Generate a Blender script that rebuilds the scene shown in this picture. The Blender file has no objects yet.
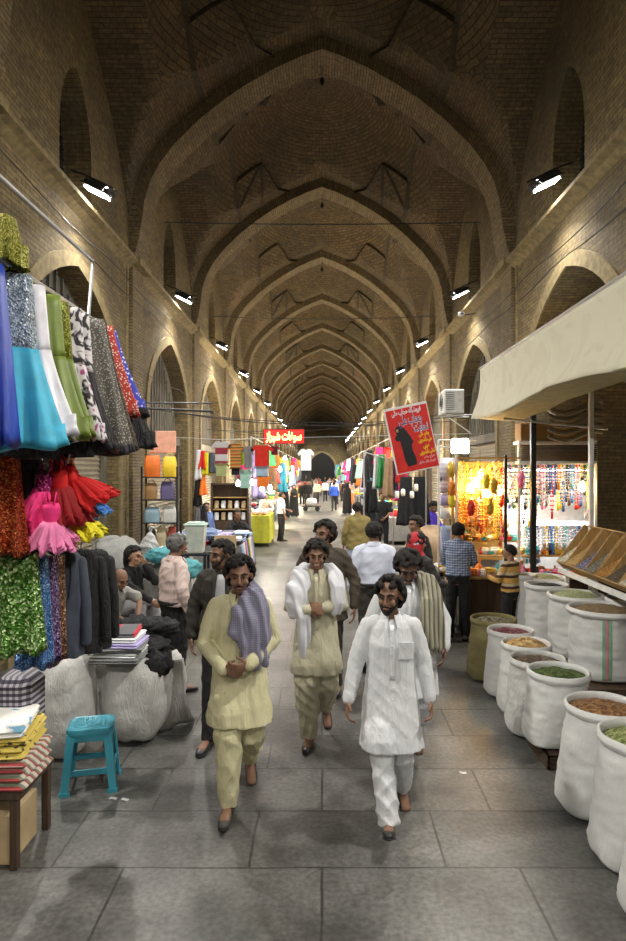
import bpy, math, random, unicodedata
import numpy as np
from mathutils import Vector, Matrix, noise
V = Vector
SC = bpy.context.scene
C = SC.collection
PI = math.pi
F, CX, CY, EYE = 640.0, 322.0, 472.0, 2.3
rnd = random.Random(7)

def P(px, py, Y):
    return V(((px - CX) / F * Y, Y, EYE - (py - CY) / F * Y))

# ------------------------------------------------------------------ mesh builder
class MB:
    def __init__(s):
        s.v = []; s.f = []; s.uv = []; s.mi = []; s.m = 0
    def quad(s, vs, uv=None, mi=None):
        b = len(s.v); s.v += [tuple(p) for p in vs]
        s.f.append(tuple(range(b, b + len(vs)))); s.uv.append(uv); s.mi.append(s.m if mi is None else mi)
    def add(s, verts, faces, uvs=None):
        b = len(s.v); s.v += [tuple(p) for p in verts]
        for i, f in enumerate(faces):
            s.f.append(tuple(b + k for k in f)); s.uv.append(uvs[i] if uvs else None); s.mi.append(s.m)
    def box(s, c, d, rot=None, bev=0.0):
        c = V(c); hx, hy, hz = d[0] / 2, d[1] / 2, d[2] / 2
        R = rot if rot is not None else Matrix.Identity(3)
        b = min(bev, hx * .9, hy * .9, hz * .9)
        if b <= 0:
            vs = [V((x, y, z)) for z in (-hz, hz) for y in (-hy, hy) for x in (-hx, hx)]
            fs = [(0, 2, 3, 1), (4, 5, 7, 6), (0, 1, 5, 4), (2, 6, 7, 3), (0, 4, 6, 2), (1, 3, 7, 5)]
            s.add([c + R @ v for v in vs], fs); return
        rings = []
        for z, ins in ((-hz, b), (-hz + b, 0), (hz - b, 0), (hz, b)):
            x, y = hx - ins, hy - ins; k = b if ins == 0 else b * .6
            rings.append([(-x + k, -y), (x - k, -y), (x, -y + k), (x, y - k), (x - k, y), (-x + k, y), (-x, y - k), (-x, -y + k)])
        vs = []
        for r, z in zip(rings, (-hz, -hz + b, hz - b, hz)):
            vs += [c + R @ V((x, y, z)) for x, y in r]
        fs = [tuple(range(7, -1, -1)), tuple(range(24, 32))]
        for i in range(3):
            for j in range(8):
                fs.append((i * 8 + j, i * 8 + (j + 1) % 8, (i + 1) * 8 + (j + 1) % 8, (i + 1) * 8 + j))
        s.add(vs, fs)
    def loft(s, rings, cap=True, closed=True, uvs=None):
        n = len(rings[0]); vs = [p for r in rings for p in r]; fs = []
        for i in range(len(rings) - 1):
            for j in range(n if closed else n - 1):
                k = (j + 1) % n
                fs.append((i * n + j, i * n + k, (i + 1) * n + k, (i + 1) * n + j))
        if cap:
            fs.append(tuple(range(n - 1, -1, -1))); fs.append(tuple((len(rings) - 1) * n + j for j in range(n)))
        s.add(vs, fs)
    def tube(s, pts, r, n=8, cap=True):
        pts = [V(p) for p in pts]; rr = r if isinstance(r, (list, tuple)) else [r] * len(pts)
        s.chain([(p, q, q) for p, q in zip(pts, rr)], n, round_=False)
    def chain(s, pts, n=12, ref=(1, 0, 0), round_=True):
        P_ = [V(p[0]) for p in pts]; ref = V(ref); rings = []
        m = len(P_)
        for i in range(m):
            t = (P_[min(i + 1, m - 1)] - P_[max(i - 1, 0)])
            if t.length < 1e-7: t = V((0, 0, 1))
            t.normalize()
            a = (ref if i == 0 else prev) - t * (ref if i == 0 else prev).dot(t)
            if a.length < .15:
                q = V((0, 1, 0)) if abs(t.y) < .9 else V((0, 0, 1)); a = q - t * q.dot(t)
            a.normalize(); b = t.cross(a); prev = a
            rx, ry = pts[i][1], pts[i][2]
            def ring(c, k): return [c + a * (rx * k * math.cos(2 * PI * j / n)) + b * (ry * k * math.sin(2 * PI * j / n)) for j in range(n)]
            h = min(rx, ry)
            if round_ and i == 0:
                for d, k in ((.98, .25), (.8, .6), (.45, .88)): rings.append(ring(P_[i] - t * h * d, k))
            rings.append(ring(P_[i], 1))
            if round_ and i == m - 1:
                for d, k in ((.45, .88), (.8, .6), (.98, .25)): rings.append(ring(P_[i] + t * h * d, k))
        s.loft(rings)
    def ball(s, c, r, n=10, R=None):
        c = V(c); r = V(r) if not isinstance(r, (int, float)) else V((r, r, r))
        rings = []
        for i in range(1, n):
            a = PI * i / n
            rings.append([c + (R @ V(q) if R else V(q)) for q in [(r.x * math.sin(a) * math.cos(2 * PI * j / (n + 2)), r.y * math.sin(a) * math.sin(2 * PI * j / (n + 2)), -r.z * math.cos(a)) for j in range(n + 2)]])
        s.loft(rings)
    def lathe(s, c, prof, n=20):
        c = V(c)
        s.loft([[c + V((r * math.cos(2 * PI * j / n), r * math.sin(2 * PI * j / n), z)) for j in range(n)] for r, z in prof])
    def prism(s, poly, y0, y1, f=lambda x, y, z: V((x, y, z))):
        """polygon in x,z pushed from y0 to y1"""
        n = len(poly); a = [f(x, y0, z) for x, z in poly]; b = [f(x, y1, z) for x, z in poly]
        fs = [tuple(range(n)), tuple(range(2 * n - 1, n - 1, -1))] + [(i, i + n, (i + 1) % n + n, (i + 1) % n) for i in range(n)]
        s.add(a + b, fs)
    def sheet(s, fn, nu, nv, t=.004):
        """a cloth: fn(u,v)->Vector, given a real thickness"""
        g = [[fn(i / nu, j / nv) for i in range(nu + 1)] for j in range(nv + 1)]
        G_ = []
        for j in range(nv + 1):
            for i in range(nu + 1):
                a = g[j][min(i + 1, nu)] - g[j][max(i - 1, 0)]; b = g[min(j + 1, nv)][i] - g[max(j - 1, 0)][i]
                q = a.cross(b); q = q.normalized() if q.length > 1e-9 else V((0, 0, 1)); G_.append(q)
        W_ = nu + 1; N = W_ * (nv + 1)
        fl = [p for r in g for p in r]
        vs = [p + q * t / 2 for p, q in zip(fl, G_)] + [p - q * t / 2 for p, q in zip(fl, G_)]
        fs = []
        for j in range(nv):
            for i in range(nu):
                a = j * W_ + i; fs.append((a, a + 1, a + W_ + 1, a + W_)); fs.append((N + a, N + a + W_, N + a + W_ + 1, N + a + 1))
        bd = [i for i in range(W_)] + [j * W_ + nu for j in range(1, nv + 1)] + [nv * W_ + i for i in range(nu - 1, -1, -1)] + [j * W_ for j in range(nv - 1, 0, -1)]
        for k in range(len(bd)):
            a, b = bd[k], bd[(k + 1) % len(bd)]; fs.append((a, N + a, N + b, b))
        s.add(vs, fs)
    def mesh(s, name):
        me = bpy.data.meshes.new(name); me.from_pydata(s.v, [], s.f)
        if any(u is not None for u in s.uv):
            l = me.uv_layers.new(name='UVMap'); k = 0
            for f, u in zip(s.f, s.uv):
                for j in range(len(f)):
                    l.data[k].uv = u[j] if u else (0, 0); k += 1
        if any(s.mi): me.polygons.foreach_set('material_index', s.mi)
        return me

def link(name, me, mats, parent=None, smooth=True, loc=None, rz=0):
    o = bpy.data.objects.new(name, me); C.objects.link(o)
    for m in (mats if isinstance(mats, (list, tuple)) else [mats]): me.materials.append(m)
    if smooth:
        me.polygons.foreach_set('use_smooth', [True] * len(me.polygons))
        if smooth != 2:
            try: me.set_sharp_from_angle(angle=math.radians(42))
            except Exception: pass
    if parent is not None: o.parent = parent
    if loc is not None: o.location = loc
    if rz: o.rotation_euler.z = rz
    me.update()
    return o
def obj(name, mb, mats, parent=None, smooth=True, **k): return link(name, mb.mesh(name), mats, parent, smooth, **k)
def tag(o, label, cat, group=None):
    o['label'] = label; o['category'] = cat
    if group: o['group'] = group
    return o
def thing(name, label, cat, loc=(0, 0, 0), rz=0, group=None):
    o = bpy.data.objects.new(name, None); C.objects.link(o); o.empty_display_size = .1
    o.location = loc; o.rotation_euler.z = rz
    return tag(o, label, cat, group)
def struct(name, mb, mats, parent=None, smooth=False):
    o = obj(name, mb, mats, parent, smooth)
    if parent is None: o['kind'] = 'structure'
    return o
def dup(r, loc=None, rz=None, label=None, group=None, scale=None):
    c = r.copy(); C.objects.link(c)
    if loc is not None: c.location = loc
    if rz is not None: c.rotation_euler.z = rz
    if scale: c.scale = (scale,) * 3
    if label: c['label'] = label
    if group: c['group'] = group
    for ch in r.children:
        d = ch.copy(); C.objects.link(d); d.parent = c
        for g in ch.children:
            e = g.copy(); C.objects.link(e); e.parent = d
    return c
def RZ(a): return Matrix.Rotation(a, 3, 'Z')
def RX(a): return Matrix.Rotation(a, 3, 'X')
def RY(a): return Matrix.Rotation(a, 3, 'Y')

def voxel(mb, vox, smooth=2, fold=None):
    """one continuous skin over overlapping volumes"""
    me = bpy.data.meshes.new('tmp'); me.from_pydata(mb.v, [], mb.f)
    o = bpy.data.objects.new('tmp', me); C.objects.link(o)
    m = o.modifiers.new('r', 'REMESH'); m.mode = 'VOXEL'; m.voxel_size = vox
    if smooth:
        k = o.modifiers.new('s', 'SMOOTH'); k.iterations = smooth; k.factor = .5
    dg = bpy.context.evaluated_depsgraph_get()
    out = bpy.data.meshes.new_from_object(o.evaluated_get(dg))
    bpy.data.objects.remove(o); bpy.data.meshes.remove(me)
    if fold:
        n = len(out.vertices); co = np.empty(n * 3, 'f'); no = np.empty(n * 3, 'f')
        out.vertices.foreach_get('co', co); out.vertices.foreach_get('normal', no)
        co = co.reshape(-1, 3); no = no.reshape(-1, 3)
        co += no * fold(co)[:, None]
        out.vertices.foreach_set('co', co.ravel()); out.update()
    return out

# ------------------------------------------------------------------ materials
MATS = {}
def _n(nt, t, **k):
    n = nt.nodes.new(t)
    for a, b in k.items():
        if a.startswith('i_'): n.inputs[a[2:].replace('_', ' ')].default_value = b
        else: setattr(n, a, b)
    return n
def c4(c): return (c[0], c[1], c[2], 1)
def ramp(nt, stops, interp='LINEAR'):
    r = nt.nodes.new('ShaderNodeValToRGB'); r.color_ramp.interpolation = interp
    e = r.color_ramp.elements
    while len(e) < len(stops): e.new(.5)
    for el, (p, c) in zip(e, stops): el.position = p; el.color = c4(c)
    return r
def mat(name, col=(.5, .5, .5), rough=.75, metal=0.0, kind='plain', col2=None, scale=8.0, emit=0.0, bump=.15, var=.18, col3=None, trans=0.0, alpha=1.0, axis=2, sheen=0.0, fold=0.0):
    if name in MATS: return MATS[name]
    m = bpy.data.materials.new(name); m.use_nodes = True; MATS[name] = m
    nt = m.node_tree; L = nt.links.new; b = nt.nodes['Principled BSDF']
    b.inputs['Roughness'].default_value = rough; b.inputs['Metallic'].default_value = metal
    if trans: b.inputs['Transmission Weight'].default_value = trans
    if alpha < 1: b.inputs['Alpha'].default_value = alpha
    if sheen: b.inputs['Sheen Weight'].default_value = sheen
    if emit:
        b.inputs['Emission Color'].default_value = c4(col); b.inputs['Emission Strength'].default_value = emit
        b.inputs['Base Color'].default_value = c4(col); return m
    tc = _n(nt, 'ShaderNodeTexCoord'); src = tc.outputs['Object']
    col2 = col2 or tuple(x * .5 for x in col)
    fine = _n(nt, 'ShaderNodeTexNoise', i_Scale=9.0, i_Detail=5.0); L(src, fine.inputs['Vector'])
    hgt = fine.outputs['Fac']
    if kind == 'plain':
        r = ramp(nt, [(.25, tuple(x * (1 - var) for x in col)), (.75, tuple(min(1, x * (1 + var)) for x in col))]); L(fine.outputs['Fac'], r.inputs[0]); out = r.outputs[0]
    elif kind in ('stripes', 'check'):
        sep = _n(nt, 'ShaderNodeSeparateXYZ'); L(src, sep.inputs[0])
        def band(ax):
            w = _n(nt, 'ShaderNodeMath', operation='MULTIPLY'); w.inputs[1].default_value = scale; L(sep.outputs[ax], w.inputs[0])
            fr = _n(nt, 'ShaderNodeMath', operation='FRACT'); L(w.outputs[0], fr.inputs[0]); return fr.outputs[0]
        r = ramp(nt, [(0, col), (.5, col2)] + ([(.75, col3)] if col3 else []), 'CONSTANT'); L(band(axis), r.inputs[0]); out = r.outputs[0]
        if kind == 'check':
            r2 = ramp(nt, [(0, col), (.5, col2)], 'CONSTANT'); L(band(0), r2.inputs[0])
            mx = _n(nt, 'ShaderNodeMix', data_type='RGBA', blend_type='MULTIPLY'); mx.inputs[0].default_value = .8
            L(r.outputs[0], mx.inputs[6]); L(r2.outputs[0], mx.inputs[7]); out = mx.outputs[2]
    elif kind == 'dots':
        vo = _n(nt, 'ShaderNodeTexVoronoi', i_Scale=scale); L(src, vo.inputs['Vector'])
        r = ramp(nt, [(0, col2), (.28, col2), (.34, col)]); L(vo.outputs['Distance'], r.inputs[0]); out = r.outputs[0]
    elif kind == 'floral':
        vo = _n(nt, 'ShaderNodeTexNoise', i_Scale=scale, i_Detail=2.0, i_Distortion=1.5); L(src, vo.inputs['Vector'])
        st = [(0, col2), (.44, col2), (.5, col), (.62, col)] + ([(.66, col3)] if col3 else [])
        r = ramp(nt, st, 'LINEAR'); L(vo.outputs['Fac'], r.inputs[0]); out = r.outputs[0]
    elif kind == 'sequin':
        vo = _n(nt, 'ShaderNodeTexVoronoi', i_Scale=scale); L(src, vo.inputs['Vector'])
        hs = _n(nt, 'ShaderNodeSeparateColor'); L(vo.outputs['Color'], hs.inputs[0])
        r = ramp(nt, [(0, tuple(x * .35 for x in col)), (.6, col), (1, col2)]); L(hs.outputs[0], r.inputs[0]); out = r.outputs[0]
        bp = _n(nt, 'ShaderNodeNormalMap'); mxn = _n(nt, 'ShaderNodeMix', data_type='RGBA'); mxn.inputs[0].default_value = .25
        mxn.inputs[6].default_value = (.5, .5, 1, 1); L(vo.outputs['Color'], mxn.inputs[7])
        L(mxn.outputs[2], bp.inputs['Color']); bp.space = 'OBJECT'
        bm = _n(nt, 'ShaderNodeBump', i_Strength=.9, i_Distance=.02); L(vo.outputs['Distance'], bm.inputs['Height']); L(bm.outputs[0], b.inputs['Normal'])
        b.inputs['Metallic'].default_value = .55; b.inputs['Roughness'].default_value = .28
    elif kind == 'grain':      # spice, seeds
        vo = _n(nt, 'ShaderNodeTexVoronoi', i_Scale=scale); L(src, vo.inputs['Vector'])
        hs = _n(nt, 'ShaderNodeSeparateColor'); L(vo.outputs['Color'], hs.inputs[0])
        r = ramp(nt, [(0, col2), (.5, col), (1, col3 or tuple(min(1, x * 1.6) for x in col))]); L(hs.outputs[0], r.inputs[0]); out = r.outputs[0]
        hgt = vo.outputs['Distance']
    elif kind == 'wood':
        mp = _n(nt, 'ShaderNodeMapping'); mp.inputs['Scale'].default_value = (1, 1, 14) if axis == 0 else (14, 1, 1); L(src, mp.inputs[0])
        w = _n(nt, 'ShaderNodeTexNoise', i_Scale=2.5, i_Detail=6.0, i_Distortion=.6); L(mp.outputs[0], w.inputs['Vector'])
        r = ramp(nt, [(.3, col2), (.7, col)]); L(w.outputs['Fac'], r.inputs[0]); out = r.outputs[0]
    L(out, b.inputs['Base Color'])
    if fold:
        mp = _n(nt, 'ShaderNodeMapping'); mp.inputs['Scale'].default_value = (15, 15, 4.5); mp.inputs['Rotation'].default_value = (.25, .3, 0); L(src, mp.inputs[0])
        fn = _n(nt, 'ShaderNodeTexNoise', i_Scale=1.0, i_Detail=3.0, i_Distortion=1.2); L(mp.outputs[0], fn.inputs['Vector'])
        f2 = ramp(nt, [(.35, (0, 0, 0)), (.5, (1, 1, 1)), (.65, (.1, .1, .1))]); L(fn.outputs['Fac'], f2.inputs[0]); hgt = f2.outputs[0]
        bm = _n(nt, 'ShaderNodeBump', i_Strength=fold, i_Distance=.03); L(hgt, bm.inputs['Height']); L(bm.outputs[0], b.inputs['Normal'])
    elif kind != 'sequin' and bump:
        bm = _n(nt, 'ShaderNodeBump', i_Strength=bump, i_Distance=.01); L(hgt, bm.inputs['Height']); L(bm.outputs[0], b.inputs['Normal'])
    return m

def brick_mat(name, c1, c2, mortar, bw=.25, rh=.065, ms=.006, stain=(.05, .04, .03), stain_amt=.6, bump=.5, offs=.5, rough=.85, coord='UV', sc=1.0):
    m = bpy.data.materials.new(name); m.use_nodes = True; MATS[name] = m
    nt = m.node_tree; L = nt.links.new; b = nt.nodes['Principled BSDF']; b.inputs['Roughness'].default_value = rough
    tc = _n(nt, 'ShaderNodeTexCoord')
    br = _n(nt, 'ShaderNodeTexBrick', i_Scale=1.0); br.inputs['Brick Width'].default_value = bw; br.inputs['Row Height'].default_value = rh
    br.inputs['Mortar Size'].default_value = ms; br.inputs['Color1'].default_value = c4(c1); br.inputs['Color2'].default_value = c4(c2); br.inputs['Mortar'].default_value = c4(mortar)
    br.inputs['Mortar Smooth'].default_value = .3; br.inputs['Bias'].default_value = 0; br.offset = offs
    wob = _n(nt, 'ShaderNodeTexNoise', i_Scale=3.0, i_Detail=2.0); L(tc.outputs[coord], wob.inputs['Vector'])
    add = _n(nt, 'ShaderNodeMix', data_type='RGBA', blend_type='LINEAR_LIGHT'); add.inputs[0].default_value = .012
    L(tc.outputs[coord], add.inputs[6]); L(wob.outputs['Color'], add.inputs[7]); L(add.outputs[2], br.inputs['Vector'])
    n1 = _n(nt, 'ShaderNodeTexNoise', i_Scale=.55 * sc, i_Detail=6.0, i_Roughness=.62); L(tc.outputs['Object'], n1.inputs['Vector'])
    r = ramp(nt, [(.36, (0, 0, 0)), (.66, (1, 1, 1))]); L(n1.outputs['Fac'], r.inputs[0])
    ml = _n(nt, 'ShaderNodeMath', operation='MULTIPLY'); ml.inputs[1].default_value = stain_amt; L(r.outputs[0], ml.inputs[0])
    mx = _n(nt, 'ShaderNodeMix', data_type='RGBA'); L(ml.outputs[0], mx.inputs[0]); L(br.outputs['Color'], mx.inputs[6]); mx.inputs[7].default_value = c4(stain)
    n2 = _n(nt, 'ShaderNodeTexNoise', i_Scale=14.0 * sc, i_Detail=5.0); L(tc.outputs['Object'], n2.inputs['Vector'])
    r2 = ramp(nt, [(.3, (.6, .6, .6)), (.7, (1.15, 1.15, 1.15))]); L(n2.outputs['Fac'], r2.inputs[0])
    m2 = _n(nt, 'ShaderNodeMix', data_type='RGBA', blend_type='MULTIPLY'); m2.inputs[0].default_value = 1; L(mx.outputs[2], m2.inputs[6]); L(r2.outputs[0], m2.inputs[7])
    L(m2.outputs[2], b.inputs['Base Color'])
    bm = _n(nt, 'ShaderNodeBump', i_Strength=bump, i_Distance=.012); inv = _n(nt, 'ShaderNodeMath', operation='SUBTRACT'); inv.inputs[0].default_value = 1; L(br.outputs['Fac'], inv.inputs[1])
    ad = _n(nt, 'ShaderNodeMath', operation='ADD'); L(inv.outputs[0], ad.inputs[0]); L(n2.outputs['Fac'], ad.inputs[1]); L(ad.outputs[0], bm.inputs['Height']); L(bm.outputs[0], b.inputs['Normal'])
    return m

# Persian lettering: joined letter forms in writing order
_B = {}
for cp in range(0xFB50, 0xFEFD):
    d = unicodedata.decomposition(chr(cp))
    if d.startswith('<'):
        k, *c = d.split()
        if len(c) == 1: _B.setdefault(chr(int(c[0], 16)), {})[k[1:-1]] = chr(cp)
def shape(s):
    out = []
    for i, ch in enumerate(s):
        f = _B.get(ch)
        if not f: out.append(ch); continue
        p = s[i - 1] if i else ' '; n = s[i + 1] if i + 1 < len(s) else ' '
        jp = 'initial' in _B.get(p, {}); jn = 'initial' in f and 'final' in _B.get(n, {})
        out.append(f.get('medial' if jp and jn else 'final' if jp else 'initial' if jn else 'isolated', ch))
    return ''.join(reversed(out))
def text(name, s, size, m, parent, loc, rot=(PI / 2, 0, 0), depth=.004, shear=0, bold=0, align='CENTER', persian=True, width=None):
    c = bpy.data.curves.new(name, 'FONT'); c.body = shape(s) if persian else s; c.size = size; c.extrude = depth; c.shear = shear; c.offset = bold
    c.align_x = align; c.align_y = 'CENTER'; c.resolution_u = 3
    o = bpy.data.objects.new(name, c); C.objects.link(o)
    dg = bpy.context.evaluated_depsgraph_get(); me = bpy.data.meshes.new_from_object(o.evaluated_get(dg)); bpy.data.objects.remove(o); bpy.data.curves.remove(c)
    if width and len(me.vertices):
        xs = [v.co.x for v in me.vertices]; k = width / max(1e-4, max(xs) - min(xs))
        for v in me.vertices: v.co.x *= k
    me.materials.clear()
    q = link(name, me, m, parent, False); q.location = loc; q.rotation_euler = rot
    return q

# ------------------------------------------------------------------ the hall
W, BAY, Y0 = 3.7, 5.92, 12.6
KB = range(-3, 16)                       # bay k lies between arch k-1 and arch k
def arch_y(k): return Y0 + BAY * (k - 1)
PR = [(0, 10.65), (.5, 10.47), (1.0, 10.24), (1.5, 9.96), (2.0, 9.63), (2.5, 9.23), (3.0, 8.74), (3.3, 8.35), (3.5, 7.98), (3.63, 7.56), (3.7, 7.0)]
def interp(tab, x):
    x = abs(x)
    for (a, b), (c, d) in zip(tab, tab[1:]):
        if x <= c:
            return b + (d - b) * (x - a) / (c - a)
    return tab[-1][1]
LU = [(0, 9.75), (.15, 9.5), (.35, 9.1), (.55, 8.55), (.72, 7.95), (.84, 7.4), (.9, 7.0), (1, 6.6)]
def vz(x, y, ym):
    t = abs(y - ym) / (BAY / 2)
    a = interp(PR, x); b = interp(LU, t); r2 = x * x + (y - ym) ** 2
    d = 11.8 - .3 * r2
    return max(a, b, d), (0 if a >= b and a >= d else 1 if b >= d else 2)

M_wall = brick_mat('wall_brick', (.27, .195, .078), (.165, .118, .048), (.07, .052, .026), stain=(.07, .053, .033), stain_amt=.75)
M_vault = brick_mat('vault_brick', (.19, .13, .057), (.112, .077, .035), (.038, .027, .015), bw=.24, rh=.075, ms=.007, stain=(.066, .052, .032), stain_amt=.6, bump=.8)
M_arch = brick_mat('arch_brick', (.26, .19, .09), (.18, .13, .062), (.055, .042, .025), bw=.30, rh=.06, ms=.006, stain=(.075, .056, .034), stain_amt=.5, bump=.8)
M_floor = brick_mat('floor_stone', (.150, .147, .137), (.20, .196, .183), (.045, .043, .040), bw=1.15, rh=.62, ms=.009, stain=(.058, .056, .052), stain_amt=1.0, bump=.12, offs=.37, rough=.43, coord='Object', sc=2.2)
M_plaster = mat('old_plaster', (.21, .16, .075), .9, bump=.5, var=.4)
M_dark = mat('opening_shade', (.012, .011, .010), .9)  # near-black colour stands in for the shade deep inside openings
M_shut = mat('shutter_steel', (.34, .30, .22), .5, metal=.3, var=.15)
M_board = mat('weathered_board', (.17, .155, .12), .8, kind='wood', col2=(.09, .08, .062), bump=.3)
M_black = mat('black_metal', (.02, .02, .022), .5, metal=.4)
M_steel = mat('galvanised_steel', (.45, .45, .44), .4, metal=.7)
M_white = mat('white_paint', (.75, .75, .73), .5)

ya, yb = arch_y(KB[0] - 1), arch_y(KB[-1])
b = MB(); b.quad([(-5.4, ya, 0), (5.6, ya, 0), (5.6, yb, 0), (-5.4, yb, 0)])
fl = struct('floor', b, M_floor)

# vault
b = MB()
US = [-3.7, -3.67, -3.63, -3.57, -3.5, -3.4, -3.3, -3.15, -3.0] + [-2.75 + .25 * i for i in range(23)] + [3.0, 3.15, 3.3, 3.4, 3.5, 3.57, 3.63, 3.67, 3.7]
for k in KB:
    y0, y1 = arch_y(k - 1), arch_y(k); ym = (y0 + y1) / 2; NV = 28 if k < 6 else 14
    g = [[(x, y0 + (y1 - y0) * j / NV) for x in US] for j in range(NV + 1)]
    z = [[vz(x, y, ym)[0] for x, y in r] for r in g]
    for j in range(NV):
        for i in range(len(US) - 1):
            q = [(j, i), (j + 1, i), (j + 1, i + 1), (j, i + 1)]
            pv = [(g[a][c][0], g[a][c][1], z[a][c]) for a, c in q]
            cx, cy = sum(p[0] for p in pv) / 4, sum(p[1] for p in pv) / 4
            kd = vz(cx, cy, ym)[1]
            if kd == 0: uv = [(p[1], math.copysign(1, p[0]) * (abs(p[0]) * .75 + (10.65 - p[2]) * .85)) for p in pv]
            elif kd == 1: uv = [(p[0], (p[1] - ym) * .6 + math.copysign((9.75 - p[2]) * .9, p[1] - ym)) for p in pv]
            else:
                th = [math.atan2(p[1] - ym, p[0]) for p in pv]
                t0 = th[0]; th = [t0 + ((t - t0 + PI) % (2 * PI) - PI) for t in th]
                uv = [(t * 2.0, math.hypot(p[0], p[1] - ym) * 1.1) for t, p in zip(th, pv)]
            b.quad(pv, uv)
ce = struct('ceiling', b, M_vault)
ce.data.polygons.foreach_set('use_smooth', [False] * len(ce.data.polygons))

# transverse arches with their wall piers
def arch_curve(off):
    pts = [(x, z) for x, z in PR]
    out = []
    for i, (x, z) in enumerate(pts):
        a = pts[max(i - 1, 0)]; c = pts[min(i + 1, len(pts) - 1)]
        t = V((c[0] - a[0], c[1] - a[1])).normalized() if i else V((1, -.38)).normalized()
        n = V((t.y, -t.x)) if t.y < 0 else V((-t.y, t.x))
        n = V((t[1], -t[0])); 
        if n.y > 0: n = -n
        out.append((x + n.x * off if i else 0, z + n.y * off if i else z - off * 1.08))
    return out
def pier_arch(k, first=[None]):
    y = arch_y(k)
    if first[0] is None:
        inn = arch_curve(.24)[:-1] + [(W - .24, 7.0), (W - .16, 6.6), (W - .08, 6.4), (W - .08, 0)]
        out = [(x * 1.0, z + .35) for x, z in PR][:-1] + [(W + .1, 7.0), (W + .1, 6.6), (W + .1, 6.4), (W + .1, 0)]
        inn = [(-x, z) for x, z in inn[:0:-1]] + inn; out = [(-x, z) for x, z in out[:0:-1]] + out
        b = MB(); d = .72; acc = 0; s0 = []
        for i in range(len(inn)):
            if i: acc += (V(inn[i]) - V(inn[i - 1])).length
            s0.append(acc)
        for i in range(len(inn) - 1):
            a, c, e, f = inn[i], inn[i + 1], out[i + 1], out[i]
            pier = 0
            u0, u1 = s0[i], s0[i + 1]
            b.quad([(a[0], 0, a[1]), (c[0], 0, c[1]), (e[0], 0, e[1]), (f[0], 0, f[1])], [(0, u0), (0, u1), (.34, u1), (.34, u0)])
            b.quad([(a[0], d, a[1]), (f[0], d, f[1]), (e[0], d, e[1]), (c[0], d, c[1])], [(0, u0), (.34, u0), (.34, u1), (0, u1)])
            b.quad([(a[0], 0, a[1]), (a[0], d, a[1]), (c[0], d, c[1]), (c[0], 0, c[1])], [(.1, u0), (.82, u0), (.82, u1), (.1, u1)])
        first[0] = b.mesh('trim')
        o = link('trim_%d' % (k + 3), first[0], M_arch, None, False)
    else:
        o = bpy.data.objects.new('trim_%d' % (k + 3), first[0]); C.objects.link(o)
    o.location = (0, y - .36, 0); o['kind'] = 'structure'
for k in range(KB[0], KB[-1] + 1): pier_arch(k)

# raised brick ribs that draw the kite panels on each bay's vault
b = MB()
def rib(pts, ym, w=.085):
    line = []
    for (x0, y0_), (x1, y1_) in zip(pts, pts[1:]):
        n = max(2, int(math.hypot(x1 - x0, y1_ - y0_) / .15))
        for i in range(n): line.append((x0 + (x1 - x0) * i / n, y0_ + (y1_ - y0_) * i / n))
    line.append(pts[-1])
    b.chain([((x, ym + y, vz(x, ym + y, ym)[0] + .0), w, .022) for x, y in line], 6, round_=False)
for k in range(0, 9):
    ym = (arch_y(k - 1) + arch_y(k)) / 2
    for sx in (-1, 1):
        for sy in (-1, 1):
            q = lambda *a: [(sx * x, sy * y) for x, y in a]
            rib(q((2.3, 0), (2.3, 2.6)), ym)
            rib(q((2.3, 1.1), (1.62, 1.35), (.95, 2.6)), ym)
            if k % 2 == 0: rib(q((2.3, 1.75), (1.62, 1.35)), ym, .06); rib(q((1.62, 1.35), (1.7, 2.6)), ym, .06)
o = struct('trim_30', b, M_arch); 

def niche(y0, y1, zs, za, zb, n=10):
    """pointed opening from y0 to y1, springing at zs, apex za, sill zb"""
    c = (y0 + y1) / 2; h = (y1 - y0) / 2; L_ = []
    for i in range(n + 1):
        t = i / n; a = t * PI / 2 * .78
        L_.append((y0 + h * (1 - math.cos(a)) / (1 - math.cos(PI / 2 * .78)), zs + (za - zs) * math.sin(a) / math.sin(PI / 2 * .78)))
    R_ = [(2 * c - y, z) for y, z in L_[:-1]][::-1]
    return [(y0, zb)] + L_ + R_ + [(y1, zb)]

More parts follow.
